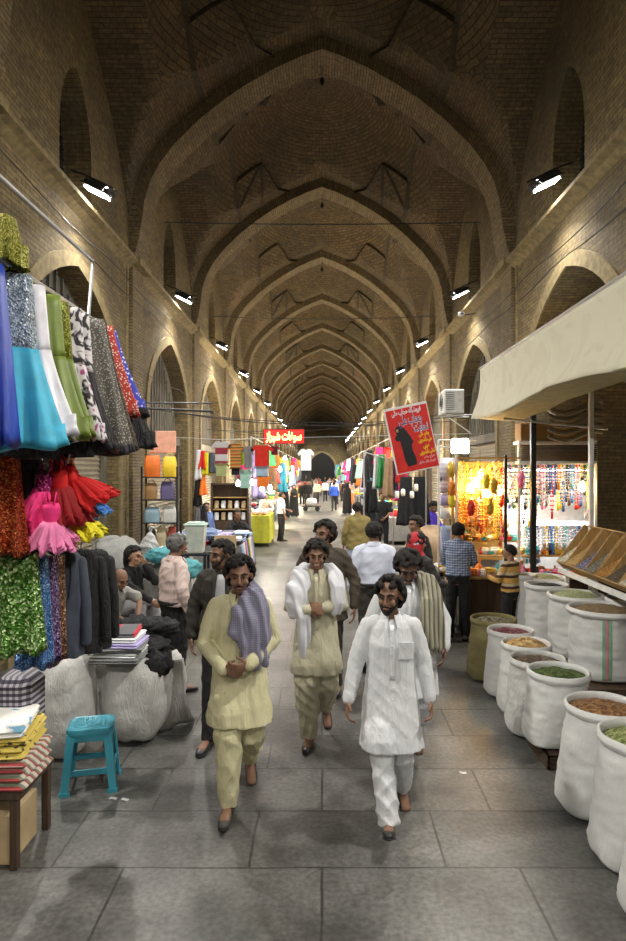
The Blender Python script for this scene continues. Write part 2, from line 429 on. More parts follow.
SHUT = {}
for side, sx in (('left', -1), ('right', 1)):
    b = MB(); X = sx * W; frame = MB()
    for k in KB:
        y0, y1 = arch_y(k - 1), arch_y(k); ym = (y0 + y1) / 2
        lo = niche(ym - 2.0, ym + 2.0, 3.5, 5.4, 0); hi = niche(ym - .62, ym + .62, 7.2, 8.4, 6.5)
        deep = 1.9 if (side == 'right' and k == 1) else .38
        po = [(y0, 0)] + lo + [(y1, 0), (y1, 6.4), (y0, 6.4)]
        b.quad([(X, y, z) for y, z in po], [(y, z) for y, z in po])
        po = [(y0, 6.4), (ym - .62, 6.4)] + hi + [(ym + .62, 6.4), (y1, 6.4), (y1, 9.9), (y0, 9.9)]
        b.quad([(X, y, z) for y, z in po], [(y, z) for y, z in po])
        for ol, dp in ((lo, deep), (hi, .5)):
            acc = 0
            for (a, c), (e, f) in zip(ol, ol[1:]):
                l = math.hypot(e - a, f - c)
                b.quad([(X, a, c), (X, e, f), (X + sx * dp, e, f), (X + sx * dp, a, c)], [(0, acc), (0, acc + l), (dp, acc + l), (dp, acc)]); acc += l
        b.quad([(X, ym - .62, 6.5), (X, ym + .62, 6.5), (X + sx * .5, ym + .62, 6.5), (X + sx * .5, ym - .62, 6.5)])
        # raised moulding round the lower niche
        def band(ol, w, pr, mb):
            c0 = (ol[0][0] + ol[-1][0]) / 2
            ou = [(y + (math.copysign(w, y - c0) if abs(y - c0) > .05 else 0), z + (w * 1.1 if z > ol[0][1] + .1 and abs(y - c0) < (ol[-1][0] - ol[0][0]) / 2 - .02 else 0)) for y, z in ol]
            for i in range(len(ol) - 1):
                A, B_, C_, D = ol[i], ol[i + 1], ou[i + 1], ou[i]; xo = X - sx * pr
                mb.quad([(xo, *A), (xo, *B_), (xo, *C_), (xo, *D)]); mb.quad([(X, *A), (X, *B_), (xo, *B_), (xo, *A)]); mb.quad([(X, *D), (X, *C_), (xo, *C_), (xo, *D)])
        band(lo, .16, .035, frame)
        # framing of the panel: two thin vertical strips
        for yy in (y0 + .48, y1 - .48): frame.box((X - sx * .015, yy, 3.2), (.03, .06, 6.3))
        # window panel
        p = MB(); Xw = X + sx * .45
        p.quad([(Xw, y, z) for y, z in hi])
        w = struct('window_%d' % (k + 4 + (20 if sx > 0 else 0)), p, M_dark)
        if k < 5:
            g = MB()
            for i in range(1, 8):
                yy = ym - .62 + i * 1.24 / 8; top = 8.6 - abs(yy - ym) * 1.6
                g.box((Xw - sx * .02, yy, (6.5 + top) / 2), (.02, .02, top - 6.5))
            for i in range(12):
                zz = 6.65 + i * .16; hw = min(.6, max(.05, (8.5 - zz) * .62)); g.box((Xw - sx * .02, ym, zz), (.02, 2 * hw, .02))
            obj('lattice', g, M_black, w, False)
        # shop front inside the niche
        Xd = X + sx * (deep - .06)
        p = MB(); top = MB()
        if not (side == 'right' and k == 1):
            nsl = 34 if k < 4 else 16
            if k < 6:
                for i in range(nsl):
                    z = .05 + i * 2.95 / nsl; h = 2.95 / nsl
                    p.quad([(Xd, ym - 2, z), (Xd, ym + 2, z), (Xd - sx * .03, ym + 2, z + h * .5), (Xd - sx * .03, ym - 2, z + h * .5)])
                    p.quad([(Xd - sx * .03, ym - 2, z + h * .5), (Xd - sx * .03, ym + 2, z + h * .5), (Xd, ym + 2, z + h), (Xd, ym - 2, z + h)])
            else: p.quad([(Xd, ym - 2, 0), (Xd, ym + 2, 0), (Xd, ym + 2, 3), (Xd, ym - 2, 3)])
            d = struct('door_%d' % (k + 4 + (20 if sx > 0 else 0)), p, M_shut)
            lt = MB(); lt.box((Xd - sx * .06, ym, 3.1), (.16, 3.98, .2)); lt.box((Xd - sx * .05, ym - 1.93, 1.5), (.12, .12, 3.0)); lt.box((Xd - sx * .05, ym + 1.93, 1.5), (.12, .12, 3.0)); obj('door_frame', lt, M_board, d, False)
        up = [q for q in lo if q[1] >= 3.4]
        up = [(ym - 2, 3.1)] + up + [(ym + 2, 3.1)]
        top.quad([(Xd + sx * .02, y, z) for y, z in up])
        if k < 5:
            for i in range(1, 16):
                yy = ym - 2 + i * .25; tz = 3.5 + 1.9 * (1 - (abs(yy - ym) / 2) ** 1.35)
                top.box((Xd - sx * .01, yy, (3.1 + tz) / 2), (.03, .035, tz - 3.1))
        w = struct('window_%d' % (k + 44 + (20 if sx > 0 else 0)), top, M_board if not (side == 'right' and k == 1) else mat('painted_niche', (.26, .15, .06), .8, kind='floral', col2=(.20, .13, .05), col3=(.12, .06, .03), scale=2.0))
    struct('wall_' + side, b, M_wall)
    struct('trim_%d' % (31 if sx < 0 else 32), frame, M_plaster)
    # ledge under the windows
    c = MB(); prof = [(0, 6.18), (.10, 6.26), (.20, 6.30), (.20, 6.36), (.02, 6.50), (0, 6.50)]
    for (a, z0), (e, z1) in zip(prof, prof[1:]):
        c.quad([(X - sx * a, ya, z0), (X - sx * a, yb, z0), (X - sx * e, yb, z1), (X - sx * e, ya, z1)])
    for k in range(KB[0], KB[-1] + 1):   # it turns round each pier
        c.box((X - sx * .17, arch_y(k), 6.33), (.14, .8, .14))
    struct('trim_%d' % (33 if sx < 0 else 34), c, M_plaster)
b = MB()
b.quad([(-W, yb, 0), (W, yb, 0), (W, yb, 12), (-W, yb, 12)], [(0, 0), (7.4, 0), (7.4, 12), (0, 12)]); struct('wall_back', b, M_wall)
b = MB(); pt = niche(-1.9, 1.9, 3.0, 5.2, 0); b.quad([(y, yb - .25, z) for y, z in pt]); struct('door_1', b, M_dark)  # flat sheet coloured as the dark beyond the end opening
b = MB(); po_ = [(-1.9 - .3, 0)] + [(y * 1.16, z * 1.06) for y, z in pt[1:-1]] + [(2.2, 0)]
for (p0, p1), (q0, q1) in zip(zip(pt, pt[1:]), zip(po_, po_[1:])): b.quad([(p0[0], yb - .3, p0[1]), (p1[0], yb - .3, p1[1]), (q1[0], yb - .3, q1[1]), (q0[0], yb - .3, q0[1])])
struct('trim_35', b, M_plaster)
b = MB(); b.quad([(-W, ya, 0), (W, ya, 0), (W, ya, 12), (-W, ya, 12)], [(0, 0), (7.4, 0), (7.4, 12), (0, 12)]); struct('wall_front', b, M_wall)
# deep recess behind the right-hand niche of the spice shop
b = MB(); yr = (arch_y(0) + arch_y(1)) / 2
b.quad([(W + 1.88, yr - 2, 0), (W + 1.88, yr + 2, 0), (W + 1.88, yr + 2, 3.4), (W + 1.88, yr - 2, 3.4)], [(0, 0), (4, 0), (4, 3.4), (0, 3.4)]); struct('wall_recess', b, M_wall)

# ------------------------------------------------------------------ lights
M_glass_on = mat('floodlight_glass', (1.0, .98, .92), emit=30)
def light(kind, name, loc, power, col=(1, 1, 1), size=.2, rot=None, size_y=None, spot=None):
    l = bpy.data.lights.new(name, kind); l.energy = power; l.color = col
    if kind == 'AREA':
        l.size = size
        if size_y: l.shape = 'RECTANGLE'; l.size_y = size_y
    elif kind == 'SPOT': l.shadow_soft_size = size; l.spot_size = spot or 2.4; l.spot_blend = .8
    else: l.shadow_soft_size = size
    o = bpy.data.objects.new(name, l); C.objects.link(o); o.location = loc
    if rot is not None: o.rotation_euler = rot
    return o
def flood(first=[None]):
    if first[0] is None:
        t = thing('wall_floodlight', 'x', 'lamp')
        h = MB(); R = RX(.08)
        h.box((0, 0, .03), (.42, .3, .1), R, .03); h.box((0, 0, .085), (.3, .2, .05), R, .02); h.box((-.02, .0, -.015), (.44, .32, .02), R, .005)
        obj('housing', h, M_black, t)
        g = MB(); g.box((0, -.004, -.046), (.34, .23, .02), R); obj('glass', g, M_glass_on, t, False)
        a = MB(); a.tube([(-.25, 0, .03), (-.25, 0, .12), (-.55, .1, .12)], .014, 6); a.tube([(.24, 0, .03), (.25, 0, .12), (-.25, 0, .12)], .012, 6); obj('bracket', a, M_black, t)
        first[0] = t; return t
    return dup(first[0])
ORD = ['first', 'second', 'third', 'fourth', 'fifth', 'sixth', 'seventh', 'eighth', 'ninth', 'tenth', 'eleventh', 'twelfth']
for sx in (-1, 1):
    for k in range(-2, 16):
        ym = (arch_y(k - 1) + arch_y(k)) / 2
        f = flood(); f.location = (sx * 3.33, ym - .1, 6.5 if sx < 0 else 6.62)
        f.scale = (-sx, 1, 1); f.rotation_euler = (0, -.45 if sx > 0 else .45, 0)
        if 1 <= k <= 10: f['label'] = '%s floodlight from the camera along the %s arcade wall, under its pointed window' % (ORD[k - 1], 'left' if sx < 0 else 'right')
        elif k > 10: f['label'] = 'tiny distant floodlight at the far end of the %s arcade wall' % ('left' if sx < 0 else 'right'); f['group'] = 'distant floodlights on the %s wall' % ('left' if sx < 0 else 'right')
        else: f['label'] = 'floodlight on the arcade wall behind the camera, %s side' % ('left' if sx < 0 else 'right'); f['group'] = 'floodlights behind the camera, %s' % ('left' if sx < 0 else 'right')
        if k <= 16:
            # light leaves the glass downwards, a little across the hall
            light('AREA', 'flood_beam', (sx * 3.29, ym - .13, 6.40 if sx < 0 else 6.50), 175 if k > 0 else 145, (1, .97, .90), .34, (.08, sx * .7, 0), .24).data.spread = 2.7

wd = bpy.data.worlds.new('World'); SC.world = wd; wd.use_nodes = True
wd.node_tree.nodes['Background'].inputs[0].default_value = (.5, .42, .32, 1); wd.node_tree.nodes['Background'].inputs[1].default_value = .02
cd = bpy.data.cameras.new('camera'); co = bpy.data.objects.new('camera', cd); C.objects.link(co)
co.location = (0, 0, EYE); co.rotation_euler = (PI / 2, 0, 0)
cd.sensor_fit = 'VERTICAL'; cd.sensor_height = 36; cd.lens = F / 941 * 36; cd.shift_x = -(CX - 313) / 941; cd.shift_y = (CY - 470.5) / 941
cd.clip_end = 400; SC.camera = co
SC.view_settings.view_transform = 'Standard'; SC.view_settings.look = 'None'; SC.view_settings.gamma = 1; SC.view_settings.use_curve_mapping = False
SC.view_settings.exposure = 1.15
# ------------------------------------------------------------------ people
def lerp(a, b, t): return a + (b - a) * t
def wave(co, fx, fy, fz, ph=0.0, w=.8):
    x, y, z = co[:, 0], co[:, 1], co[:, 2]
    q = x * fx + y * fy + z * fz + ph + w * np.sin(x * 9 + z * 5 + ph) + w * np.sin(y * 11 - z * 7 + 2 * ph)
    return np.sin(q)
def folds(amp, kind='drape', seed=0.0):
    def f(co):
        if kind == 'drape':     # long vertical folds that deepen downwards
            k = np.clip((1.35 - co[:, 2]) * 1.3, .25, 1.2)
            a = (1 - 1.6 * np.abs(wave(co, 24, 18, 3, seed))) * .55 + wave(co, 66, 53, -8, seed + 2) * .4
            c = (1 - 1.5 * np.abs(wave(co, 14, 12, 20, seed + 4, 1.5))) * .28
            return amp * (k * a + c)
        if kind == 'crush':     # diagonal and cross creases
            return amp * ((1 - 1.6 * np.abs(wave(co, 18, 14, 30, seed, 1.5))) * .7 + wave(co, -30, 26, 34, seed + 3, 1.1) * .5 + wave(co, 60, 50, 70, seed + 1) * .2)
        if kind == 'bag':       # gathered trousers: rings that slope round the leg
            return amp * ((1 - 1.6 * np.abs(wave(co, 20, 16, 22, seed, 1.6))) * .6 + (1 - 1.6 * np.abs(wave(co, -34, 20, 14, seed + 5, 1.2))) * .45 + wave(co, 60, 50, 40, seed + 1) * .15)
    return f

SKIN = {'tan': (.30, .155, .09), 'brown': (.21, .108, .065), 'dark': (.14, .072, .046), 'light': (.45, .26, .17)}
def skin(k): return mat('skin_' + k, SKIN[k], .62, bump=.05, var=.08)
M_hair = mat('black_hair', (.010, .008, .007), .95, bump=.9)
M_greyhair = mat('grey_hair', (.11, .105, .10), .95, bump=.8)
M_eye = mat('eye_white', (.16, .145, .13), .6, bump=0); M_iris = mat('eye_iris', (.015, .01, .008), .2, bump=0)
M_lip = mat('lip_skin', (.20, .08, .06), .5, bump=0)

class Pose: pass
def pose(h=(0, 0, .93), lean=0.0, la=None, ra=None, ll=None, rl=None, head=(0, 0), twist=0.0, curl=.5):
    """arms and legs as (elbow, wrist) / (knee, ankle); 'l' is the person's own left, +x when facing the camera"""
    p = Pose(); p.h = V(h); L_ = V((0, -math.sin(lean), math.cos(lean)))
    p.up = L_; up = lambda d: p.h + L_ * d
    p.waist = up(.13); p.chest = up(.35); p.neck = up(.54); p.headc = up(.56)
    p.lean = lean
    sh = up(.458)
    p.ls = sh + V((.168 * math.cos(twist), .168 * math.sin(twist), 0)); p.rs = sh - V((.168 * math.cos(twist), .168 * math.sin(twist), 0))
    p.lh = p.h + V((.09, 0, -.02)); p.rh = p.h + V((-.09, 0, -.02))
    la = la or ((.235, .03, 1.12), (.25, -.05, .87)); ra = ra or ((-.235, .03, 1.12), (-.25, -.05, .87))
    ll = ll or ((.10, -.02, .5), (.11, .03, .09)); rl = rl or ((-.10, -.02, .5), (-.11, .03, .09))
    p.le, p.lw = V(la[0]), V(la[1]); p.re, p.rw = V(ra[0]), V(ra[1])
    p.lk, p.la = V(ll[0]), V(ll[1]); p.rk, p.ra = V(rl[0]), V(rl[1])
    p.lt = ll[2] if len(ll) > 2 else 0.0; p.rt = rl[2] if len(rl) > 2 else 0.0     # foot pitch (heel raised)
    p.head = head; p.curl = curl
    p.lhd = V(la[2]).normalized() if len(la) > 2 else None; p.rhd = V(ra[2]).normalized() if len(ra) > 2 else None
    return p

def hand(mb, w, d, side, curl=.5, fine=True):
    """palm, four unequal bent fingers and a thumb from the side of the palm"""
    d = d.normalized(); q = V((side, 0, 0)); nrm = q - d * q.dot(d)        # back of the hand faces out
    if nrm.length < .2: nrm = V((0, 0, 1)) - d * d.z
    nrm.normalize(); acr = d.cross(nrm).normalized()
    if acr.y > 0 and abs(acr.y) > .1: acr = -acr                            # thumb side to the front
    mb.chain([(w - d * .03, .026, .021), (w, .025, .02), (w + d * .03, .034, .017), (w + d * .075, .042, .015), (w + d * .09, .038, .012)], 10, ref=acr)
    for i, (off, ln) in enumerate(((.033, .070), (.011, .080), (-.011, .074), (-.033, .058))):
        p0 = w + d * .072 + acr * off; sp = acr * (off * .35)
        pts = [(p0, .0098, .0098)]; a = .18; dr = (d + sp).normalized(); p = p0 + dr * .022
        pts.append((p, .0095, .0095))
        for s_, r in ((.42, .0090), (.33, .0085), (.25, .0075)):
            a += curl * (.55 if s_ > .4 else .6); v = dr * math.cos(a) - nrm * math.sin(a); p = p + v * ln * s_; pts.append((p, r, r))
        mb.chain(pts, 8)
    t0 = w + d * .028 + acr * .03; t1 = t0 + (d * .55 + acr * .75 - nrm * .35).normalized() * .035; t2 = t1 + (d * .85 + acr * .3 - nrm * .5).normalized() * .032
    mb.chain([(w + d * .015 + acr * .012, .013, .013), (t0, .0135, .0125), (t1, .011, .0105), (t2, .009, .0085)], 8)

def blend_rings(rows, n=24, squash=2.3):
    """torso-like loft from rows (centre, rx, ry); superellipse section"""
    R = []
    for c, rx, ry in rows:
        r = []
        for j in range(n):
            a = 2 * PI * j / n; cs, sn = math.cos(a), math.sin(a)
            r.append(V(c) + V((rx * math.copysign(abs(cs) ** (2 / squash), cs), ry * math.copysign(abs(sn) ** (2 / squash), sn), 0)))
        R.append(r)
    return R
def torso(mb, p, rows):
    """rows: (height along the spine from the hips, rx, ry)"""
    mb.loft(blend_rings([(p.h + p.up * d, rx, ry) for d, rx, ry in rows]))

def person(label, loc, rz, p, outfit, H=1.72, vox=.009, sk='brown', hair='curly', hairm=None, beard=None, group=None, wide=1.0, cat='person', face=True, female=False):
    t = thing('person', label, cat, loc, rz, group); k = H / 1.72
    t.scale = (k * wide, k * wide, k)
    fine = vox < .0085
    b = MB()
    # trunk and limbs
    torso(b, p, [(-.12, .11, .08), (-.02, .135, .092), (.12, .13, .09), (.3, .145, .10), (.41, .125, .085), (.5, .062, .058)])
    for s, sh, e, w, hd in ((1, p.ls, p.le, p.lw, p.lhd), (-1, p.rs, p.re, p.rw, p.rhd)):
        b.chain([(sh, .036, .036), (lerp(sh, e, .5), .038, .038), (e, .034, .034), (lerp(e, w, .35), .035, .035), (w, .024, .021)])
        hand(b, w, hd or (w - e), s, p.curl, fine)
    for s, h, kn, an, tp in ((1, p.lh, p.lk, p.la, p.lt), (-1, p.rh, p.rk, p.ra, p.rt)):
        b.chain([(h, .075, .08), (lerp(h, kn, .5), .062, .066), (kn, .047, .047), (lerp(kn, an, .35), .047, .048), (an, .032, .035)])
        fd = V((s * .12, -math.cos(tp), -math.sin(tp))).normalized()
        b.chain([(an + fd * -.03 + V((0, 0, -.03)), .03, .028), (an + fd * .06 + V((0, 0, -.03)), .036, .026), (an + fd * .16 + V((0, 0, -.04)), .038, .018)], ref=(1, 0, 0))
    nk = p.neck; R = RZ(p.head[0]) @ RX(p.head[1])
    hc = nk + p.up * .0; T = lambda x, y, z: hc + V((0, -.022, -.040)) + R @ V((x * 1.10, y * 1.06, z * 1.06))
    b.chain([(nk - p.up * .09, .085, .066), (nk - p.up * .03, .060, .058), (nk, .055, .056), (T(0, .01, .08), .05, .055)])
    fem = .93 if female else 1
    b.ball(T(0, .005, .165), (.074, .093, .088), 14, R); b.ball(T(0, -.022, .105), (.056, .064, .078), 12, R)
    b.ball(T(0, -.060, .055), (.026 * fem, .022, .020), 8, R)
    b.chain([(T(-.045, -.072, .163), .009, .009), (T(0, -.086, .166), .009, .010), (T(.045, -.072, .163), .009, .009)], 8)
    b.chain([(T(0, -.086, .158), .008, .009), (T(0, -.102, .128), .0105, .011), (T(0, -.108, .112), .0145, .0115)], 8)
    for s in (-1, 1):
        b.ball(T(s * .012, -.097, .110), .0085, 6); b.ball(T(s * .042, -.066, .112), (.02, .018, .022), 8, R)
        b.chain([(T(s * .078, .004, .15), .010, .016), (T(s * .080, .008, .122), .008, .013)], 8, ref=(0, 1, 0))
    b.chain([(T(-.022, -.082, .083), .005, .006), (T(0, -.090, .084), .006, .008), (T(.022, -.082, .083), .005, .006)], 6)
    b.chain([(T(-.02, -.080, .072), .005, .006), (T(0, -.087, .071), .006, .008), (T(.02, -.080, .072), .005, .006)], 6)
    me = voxel(b, vox if not fine else .0065, 2 if fine else 1)
    body = link('body', me, skin(sk), t, 2)
    if face:
        for s in (-1, 1):
            e = MB(); e.ball(T(s * .031, -.0735, .143), (.0115, .0105, .005), 8, R); e.m = 1; e.ball(T(s * .031, -.0825, .143), (.0085, .0045, .0062), 6, R)
            obj('eye', e, [M_eye, M_iris], t, 2)
            e = MB(); e.chain([(T(s * .014, -.092, .165), .0042, .005), (T(s * .033, -.091, .172), .0052, .006), (T(s * .052, -.078, .166), .0035, .004)], 6); obj('eyebrow', e, hairm or M_hair, t, 2)
        e = MB(); e.chain([(T(-.021, -.0865, .0775), .0035, .005), (T(0, -.095, .078), .0045, .008), (T(.021, -.0865, .0775), .0035, .005)], 6); obj('lips', e, M_lip, t, 2)
    hm = hairm or M_hair; r_ = random.Random(hash_(label))
    if hair in ('curly', 'short', 'bald', 'bob'):
        b = MB(); n = {'curly': 210, 'short': 150, 'bald': 70, 'bob': 170}[hair] if vox < .012 else 80
        ez = {'curly': .021, 'short': .006, 'bald': .001, 'bob': .012}[hair]; cnt = 0
        while cnt < n:
            u = r_.uniform(-1, 1); th = r_.uniform(0, 2 * PI); q = math.sqrt(1 - u * u); x, y, z = q * math.cos(th), q * math.sin(th), u
            zz = .165 + z * .088
            if hair == 'bald':
                ok = y > -.15 and .10 < zz < .205 and (y > .25 or abs(x) > .7)
            else:
                low = .208 if y < -.35 else (.155 if y < .05 else .10)
                if hair == 'curly' and y > .05: low = .085
                ok = zz > low
            if not ok: continue
            cnt += 1; r = r_.uniform(.013, .022) if hair == 'curly' else r_.uniform(.014, .019)
            b.ball(T(x * (.076 + ez), .008 + y * (.093 + ez), .165 + z * (.088 + ez)), r, 5)
        if hair != 'bald': b.ball(T(0, .018, .178), (.076, .088, .084), 12, R)
        if hair == 'bob':
            b.chain([(T(0, .075, .16), .075, .04), (T(0, .095, .06), .06, .04), (T(0, .10, 0), .03, .03)], 10)
        link('hair', voxel(b, max(vox, .008), 1), hm, t, 2)
    if beard:
        b = MB()
        if 'm' in beard: b.chain([(T(-.030, -.080, .083), .006, .005), (T(-.012, -.094, .093), .007, .007), (T(.012, -.094, .093), .007, .007), (T(.030, -.080, .083), .006, .005)], 8)
        if 'b' in beard:
            for i in range(15):
                a = (i - 7) / 7 * 1.5; x = math.sin(a) * .062; y = -.02 - math.cos(a) * .060
                z = .058 + (abs(a) / 1.5) ** 1.6 * .075
                b.ball(T(x, y, z), (.011, .011, .018), 6, R)
                if abs(a) < 1: b.ball(T(x * .8, y - .004, z - .012), (.011, .012, .015), 6, R)
        link('beard', voxel(b, .006, 1), hm, t, 2)
    for f in outfit: f(t, p, T, R, max(vox, .008))
    return t
def hash_(s):
    h = 7
    for c in s: h = (h * 131 + ord(c)) % 1000003
    return h

# clothes --------------------------------------------------------------
def sleeves(b, p, r=(.072, .062, .052, .047), long_=True, upto=1.0):
    for sh, e, w in ((p.ls, p.le, p.lw), (p.rs, p.re, p.rw)):
        c = p.h + p.up * .44
        i = lerp(sh, c, .35)
        b.chain([(i + V((0, 0, .012)), r[0] * .86, r[0] * .86), (sh - V((0, 0, .016)), r[0] * .82, r[0] * .82)], 14)
        if long_: b.chain([(sh - V((0, 0, .015)), r[0] * .9, r[0] * .9), (lerp(sh, e, .5), r[1] * 1.02, r[1]), (e, r[1], r[1]), (lerp(e, w, .5), r[2], r[2]), (lerp(e, w, .93 * upto), r[3], r[3])], 14)
        else: b.chain([(sh - V((0, 0, .015)), r[0] * .9, r[0] * .9), (lerp(sh, e, .8), r[1] * 1.1, r[1] * 1.1)], 14)
def cuffs(t, p, m, r=.046):
    for e, w in ((p.le, p.lw), (p.re, p.rw)):
        b = MB(); b.chain([(lerp(e, w, .80), r, r), (lerp(e, w, .86), r * 1.05, r * 1.05), (lerp(e, w, .97), r * .96, r * .96)], 14); obj('cuff', b, m, t, 2)
def collar(t, p, m, T, op=.0, h=.04):
    b = MB(); n = 22; nk = p.neck
    rings = []
    for i in range(n):
        a = -PI / 2 + .32 + (2 * PI - .64) * i / (n - 1)
        x, y = math.cos(a), math.sin(a); ce_ = nk + V((0, -.004, -.040))
        zf = .012 * (y)                       # dips at the front
        o = ce_ + V((x * .072, y * .068, zf)); tp = ce_ + V((x * .062, y * .062, h + zf)); fo = ce_ + V((x * .088, y * .086, zf - .008)); 
        rings.append([o, tp, tp + V((x * .006, y * .006, .0)), fo, fo - V((0, 0, .008)), o - V((0, 0, .006))])
    b.loft(rings)
    for s in (-1, 1):
        q = nk + V((0, -.012, -.038))
        A = [q + V((s * .022, -.068, .02)), q + V((s * .062, -.058, .0)), q + V((s * .040, -.105, -.055))]
        N_ = V((0, -.010, 0)); b.add(A + [a + N_ for a in A], [(0, 1, 2), (5, 4, 3), (0, 3, 4, 1), (1, 4, 5, 2), (2, 5, 3, 0)])
    obj('collar', b, m, t, False)
def kurta(m, hem=.62, flare=.24, amp=.008, seed=0., placket=True, pocket=False, col=True, rs=(.068, .062, .055, .046), width=1.0, shift=(0, 0)):
    def f(t, p, T, R, vox):
        b = MB(); w = width
        kn = (p.lk + p.rk) / 2
        rows = [(p.h + p.up * .50, .066, .060), (p.h + p.up * .485, .118, .085), (p.h + p.up * .445, .15 * w, .106), (p.h + p.up * .33, .175 * w, .130), (p.h + p.up * .15, .178 * w, .125), (p.h, .195 * w, .142)]
        z0 = p.h.z
        for k in (.33, .66, 1):
            z = lerp(z0, hem, k); c = V((lerp(p.h.x, kn.x, k * .6) + shift[0] * k, lerp(p.h.y, kn.y, k * .5) + shift[1] * k, z)); rows.append((c, lerp(.195 * w, flare, k), lerp(.142, flare * .80, k)))
        b.loft(blend_rings(rows[::-1])); sleeves(b, p, rs)
        for h_, k_ in ((p.lh, p.lk), (p.rh, p.rk)):
            e_ = lerp(h_, k_, min(1, (h_.z - hem - .06) / max(.05, h_.z - k_.z))); b.chain([(h_ + V((0, 0, .04)), .05, .05), (lerp(h_, e_, .35), .10, .108), (lerp(h_, e_, .7), .135, .145), (e_, .148, .16), (e_ - V((0, 0, .05)), .150, .162)], 16, round_=False)
        sc_ = 1.0
        me = voxel(b, vox, 2, folds(amp, 'drape', seed)); o = link('kurta', me, m, t, 2)
        cuffs(t, p, m, rs[3] * 1.04)
        if col: collar(t, p, m, T)
        if placket:
            q = MB(); pts = []
            for k in range(12):
                d = .47 - k * .032; ry = interp([(.0, .142), (.15, .125), (.33, .130), (.43, .112), (.475, .094), (.6, .08)], max(0, d)) + amp * .9
                pts.append(p.h + p.up * d + V((0, -ry - .002, 0)))
            q.chain([(a, .017, .005) for a in pts], 8, round_=False)
            for k in (1, 4, 7, 10): q.ball(pts[k] + V((0, -.006, 0)), .006, 5)
            obj('placket', q, m, t, 2)
        if pocket:
            q = MB(); q.box(p.h + p.up * .31 + V((.095, -.137, 0)), (.105, .010, .12), bev=.004); obj('pocket', q, m, t)
    return f
def legs_(name, m, r, amp, kind, seed=0., top=.10, ankle=.0):
    def f(t, p, T, R, vox):
        b = MB()
        torso(b, p, [(-.10, .105 + r[0] * .45, r[0] * 1.05), (0, .172, .132), (top, .158, .12)])
        for s, h, kn, an in ((1, p.lh, p.lk, p.la), (-1, p.rh, p.rk, p.ra)):
            e = an + V((0, 0, ankle - .03))
            b.chain([(h + V((0, 0, .05)), r[0] * .45, r[0] * .5), (h - V((0, 0, .03)), r[0] * .86, r[0] * .92), (lerp(h, kn, .3), r[0], r[0] * 1.03), (lerp(h, kn, .6), lerp(r[0], r[1], .4), lerp(r[0], r[1], .4)), (kn, r[1], r[1]), (lerp(kn, e, .5), r[2], r[2]), (lerp(kn, e, .93), r[3], r[3] * 1.1), (e, r[3], r[3] * 1.12)], 16, round_=False)
        link(name, voxel(b, vox, 2, folds(amp, kind, seed)), m, t, 2)
    return f
def shalwar(m, seed=0., r=(.125, .115, .105, .075)): return legs_('shalwar', m, r, .012, 'bag', seed, ankle=.015)
def trousers(m, seed=0., r=(.095, .075, .066, .062)): return legs_('trousers', m, r, .005, 'bag', seed, top=.13)
def belt(m):
    def f(t, p, T, R, vox):
        b = MB(); b.loft(blend_rings([(p.h + p.up * d, .192, .148) for d in (.03, .065)])); obj('belt', b, m, t, 2)
    return f
def shirt(m, name='shirt', seed=0., short=False, hem=.02, r=(.068, .060, .052, .044), amp=.006, w=1.0, col=True, collm=None, open_=None, upto=1.0):
    def f(t, p, T, R, vox):
        b = MB()
        rows = [(.505, .07, .066), (.48, .115, .085), (.43, .165 * w, .112), (.33, .178 * w, .128), (.15, .172 * w, .122), (hem + .05, .178 * w, .134), (hem, .182 * w, .138)]
        if hem < 0: rows = rows[:5] + [(0.02, .185 * w, .138), (hem, .20 * w, .15)]
        torso(b, p, rows[::-1]); sleeves(b, p, r, not short, upto)
        link(name, voxel(b, vox, 2, folds(amp, 'crush', seed)), m, t, 2)
        if col: collar(t, p, collm or m, T)
        if open_:
            q = MB(); pts = []
            for k in range(9):
                d = .485 - k * .05; ry = interp([(.0, .14), (.15, .125), (.33, .132), (.43, .114), (.475, .094), (.6, .08)], max(0, d))
                pts.append((p.h + p.up * d + V((0, -ry - .0, 0)), .038 + .0035 * k, .012))
            q.chain(pts, 10, round_=False); obj('inner_shirt', q, open_, t, 2)
            for s in (-1, 1):
                q = MB(); q.chain([(V(a[0]) + V((s * (a[1] + .012), -.004, 0)), .02, .008) for a in pts[:6]], 8); obj('lapel', q, m, t, 2)
    return f
def shoes(m, sole=None):
    def f(t, p, T, R, vox):
        for s, an, tp in ((1, p.la, p.lt), (-1, p.ra, p.rt)):
            fd = V((s * .12, -math.cos(tp), -math.sin(tp))).normalized(); up = V((0, -math.sin(tp), math.cos(tp)))
            o = an - up * .05
            b = MB(); b.chain([(o - fd * .055 + up * .01, .034, .036), (o + fd * .0 + up * .016, .038, .042), (o + fd * .07 + up * .006, .042, .034), (o + fd * .15 - up * .004, .045, .026), (o + fd * .20 - up * .008, .032, .020)], 12, ref=(1, 0, 0))
            s_ = obj('shoe', b, m, t, 2)
            b = MB(); b.chain([(o - fd * .07 - up * .024, .034, .009), (o + fd * .05 - up * .026, .040, .008), (o + fd * .15 - up * .026, .046, .009), (o + fd * .215 - up * .024, .028, .008)], 12, ref=(1, 0, 0)); obj('sole', b, M_black, s_, 2)
    return f
def drape(name, m, chains, amp=.008, seed=0., kind='drape'):
    """a scarf or shawl as thick folded cloth along given paths"""
    def f(t, p, T, R, vox):
        b = MB()
        for ch in chains: b.chain([(V(c[:3]), c[3], c[4]) for c in ch], 14)
        def fo(co):
            return amp * (wave(co, 70, 55, 8, seed, .7) * .8 + wave(co, 120, 90, 10, seed + 2, .9) * .4 + wave(co, 20, 14, 30, seed + 5, 1.2) * .3)
        link(name, voxel(b, vox, 1, fo if kind == 'drape' else folds(amp, kind, seed)), m, t, 2)
    return f
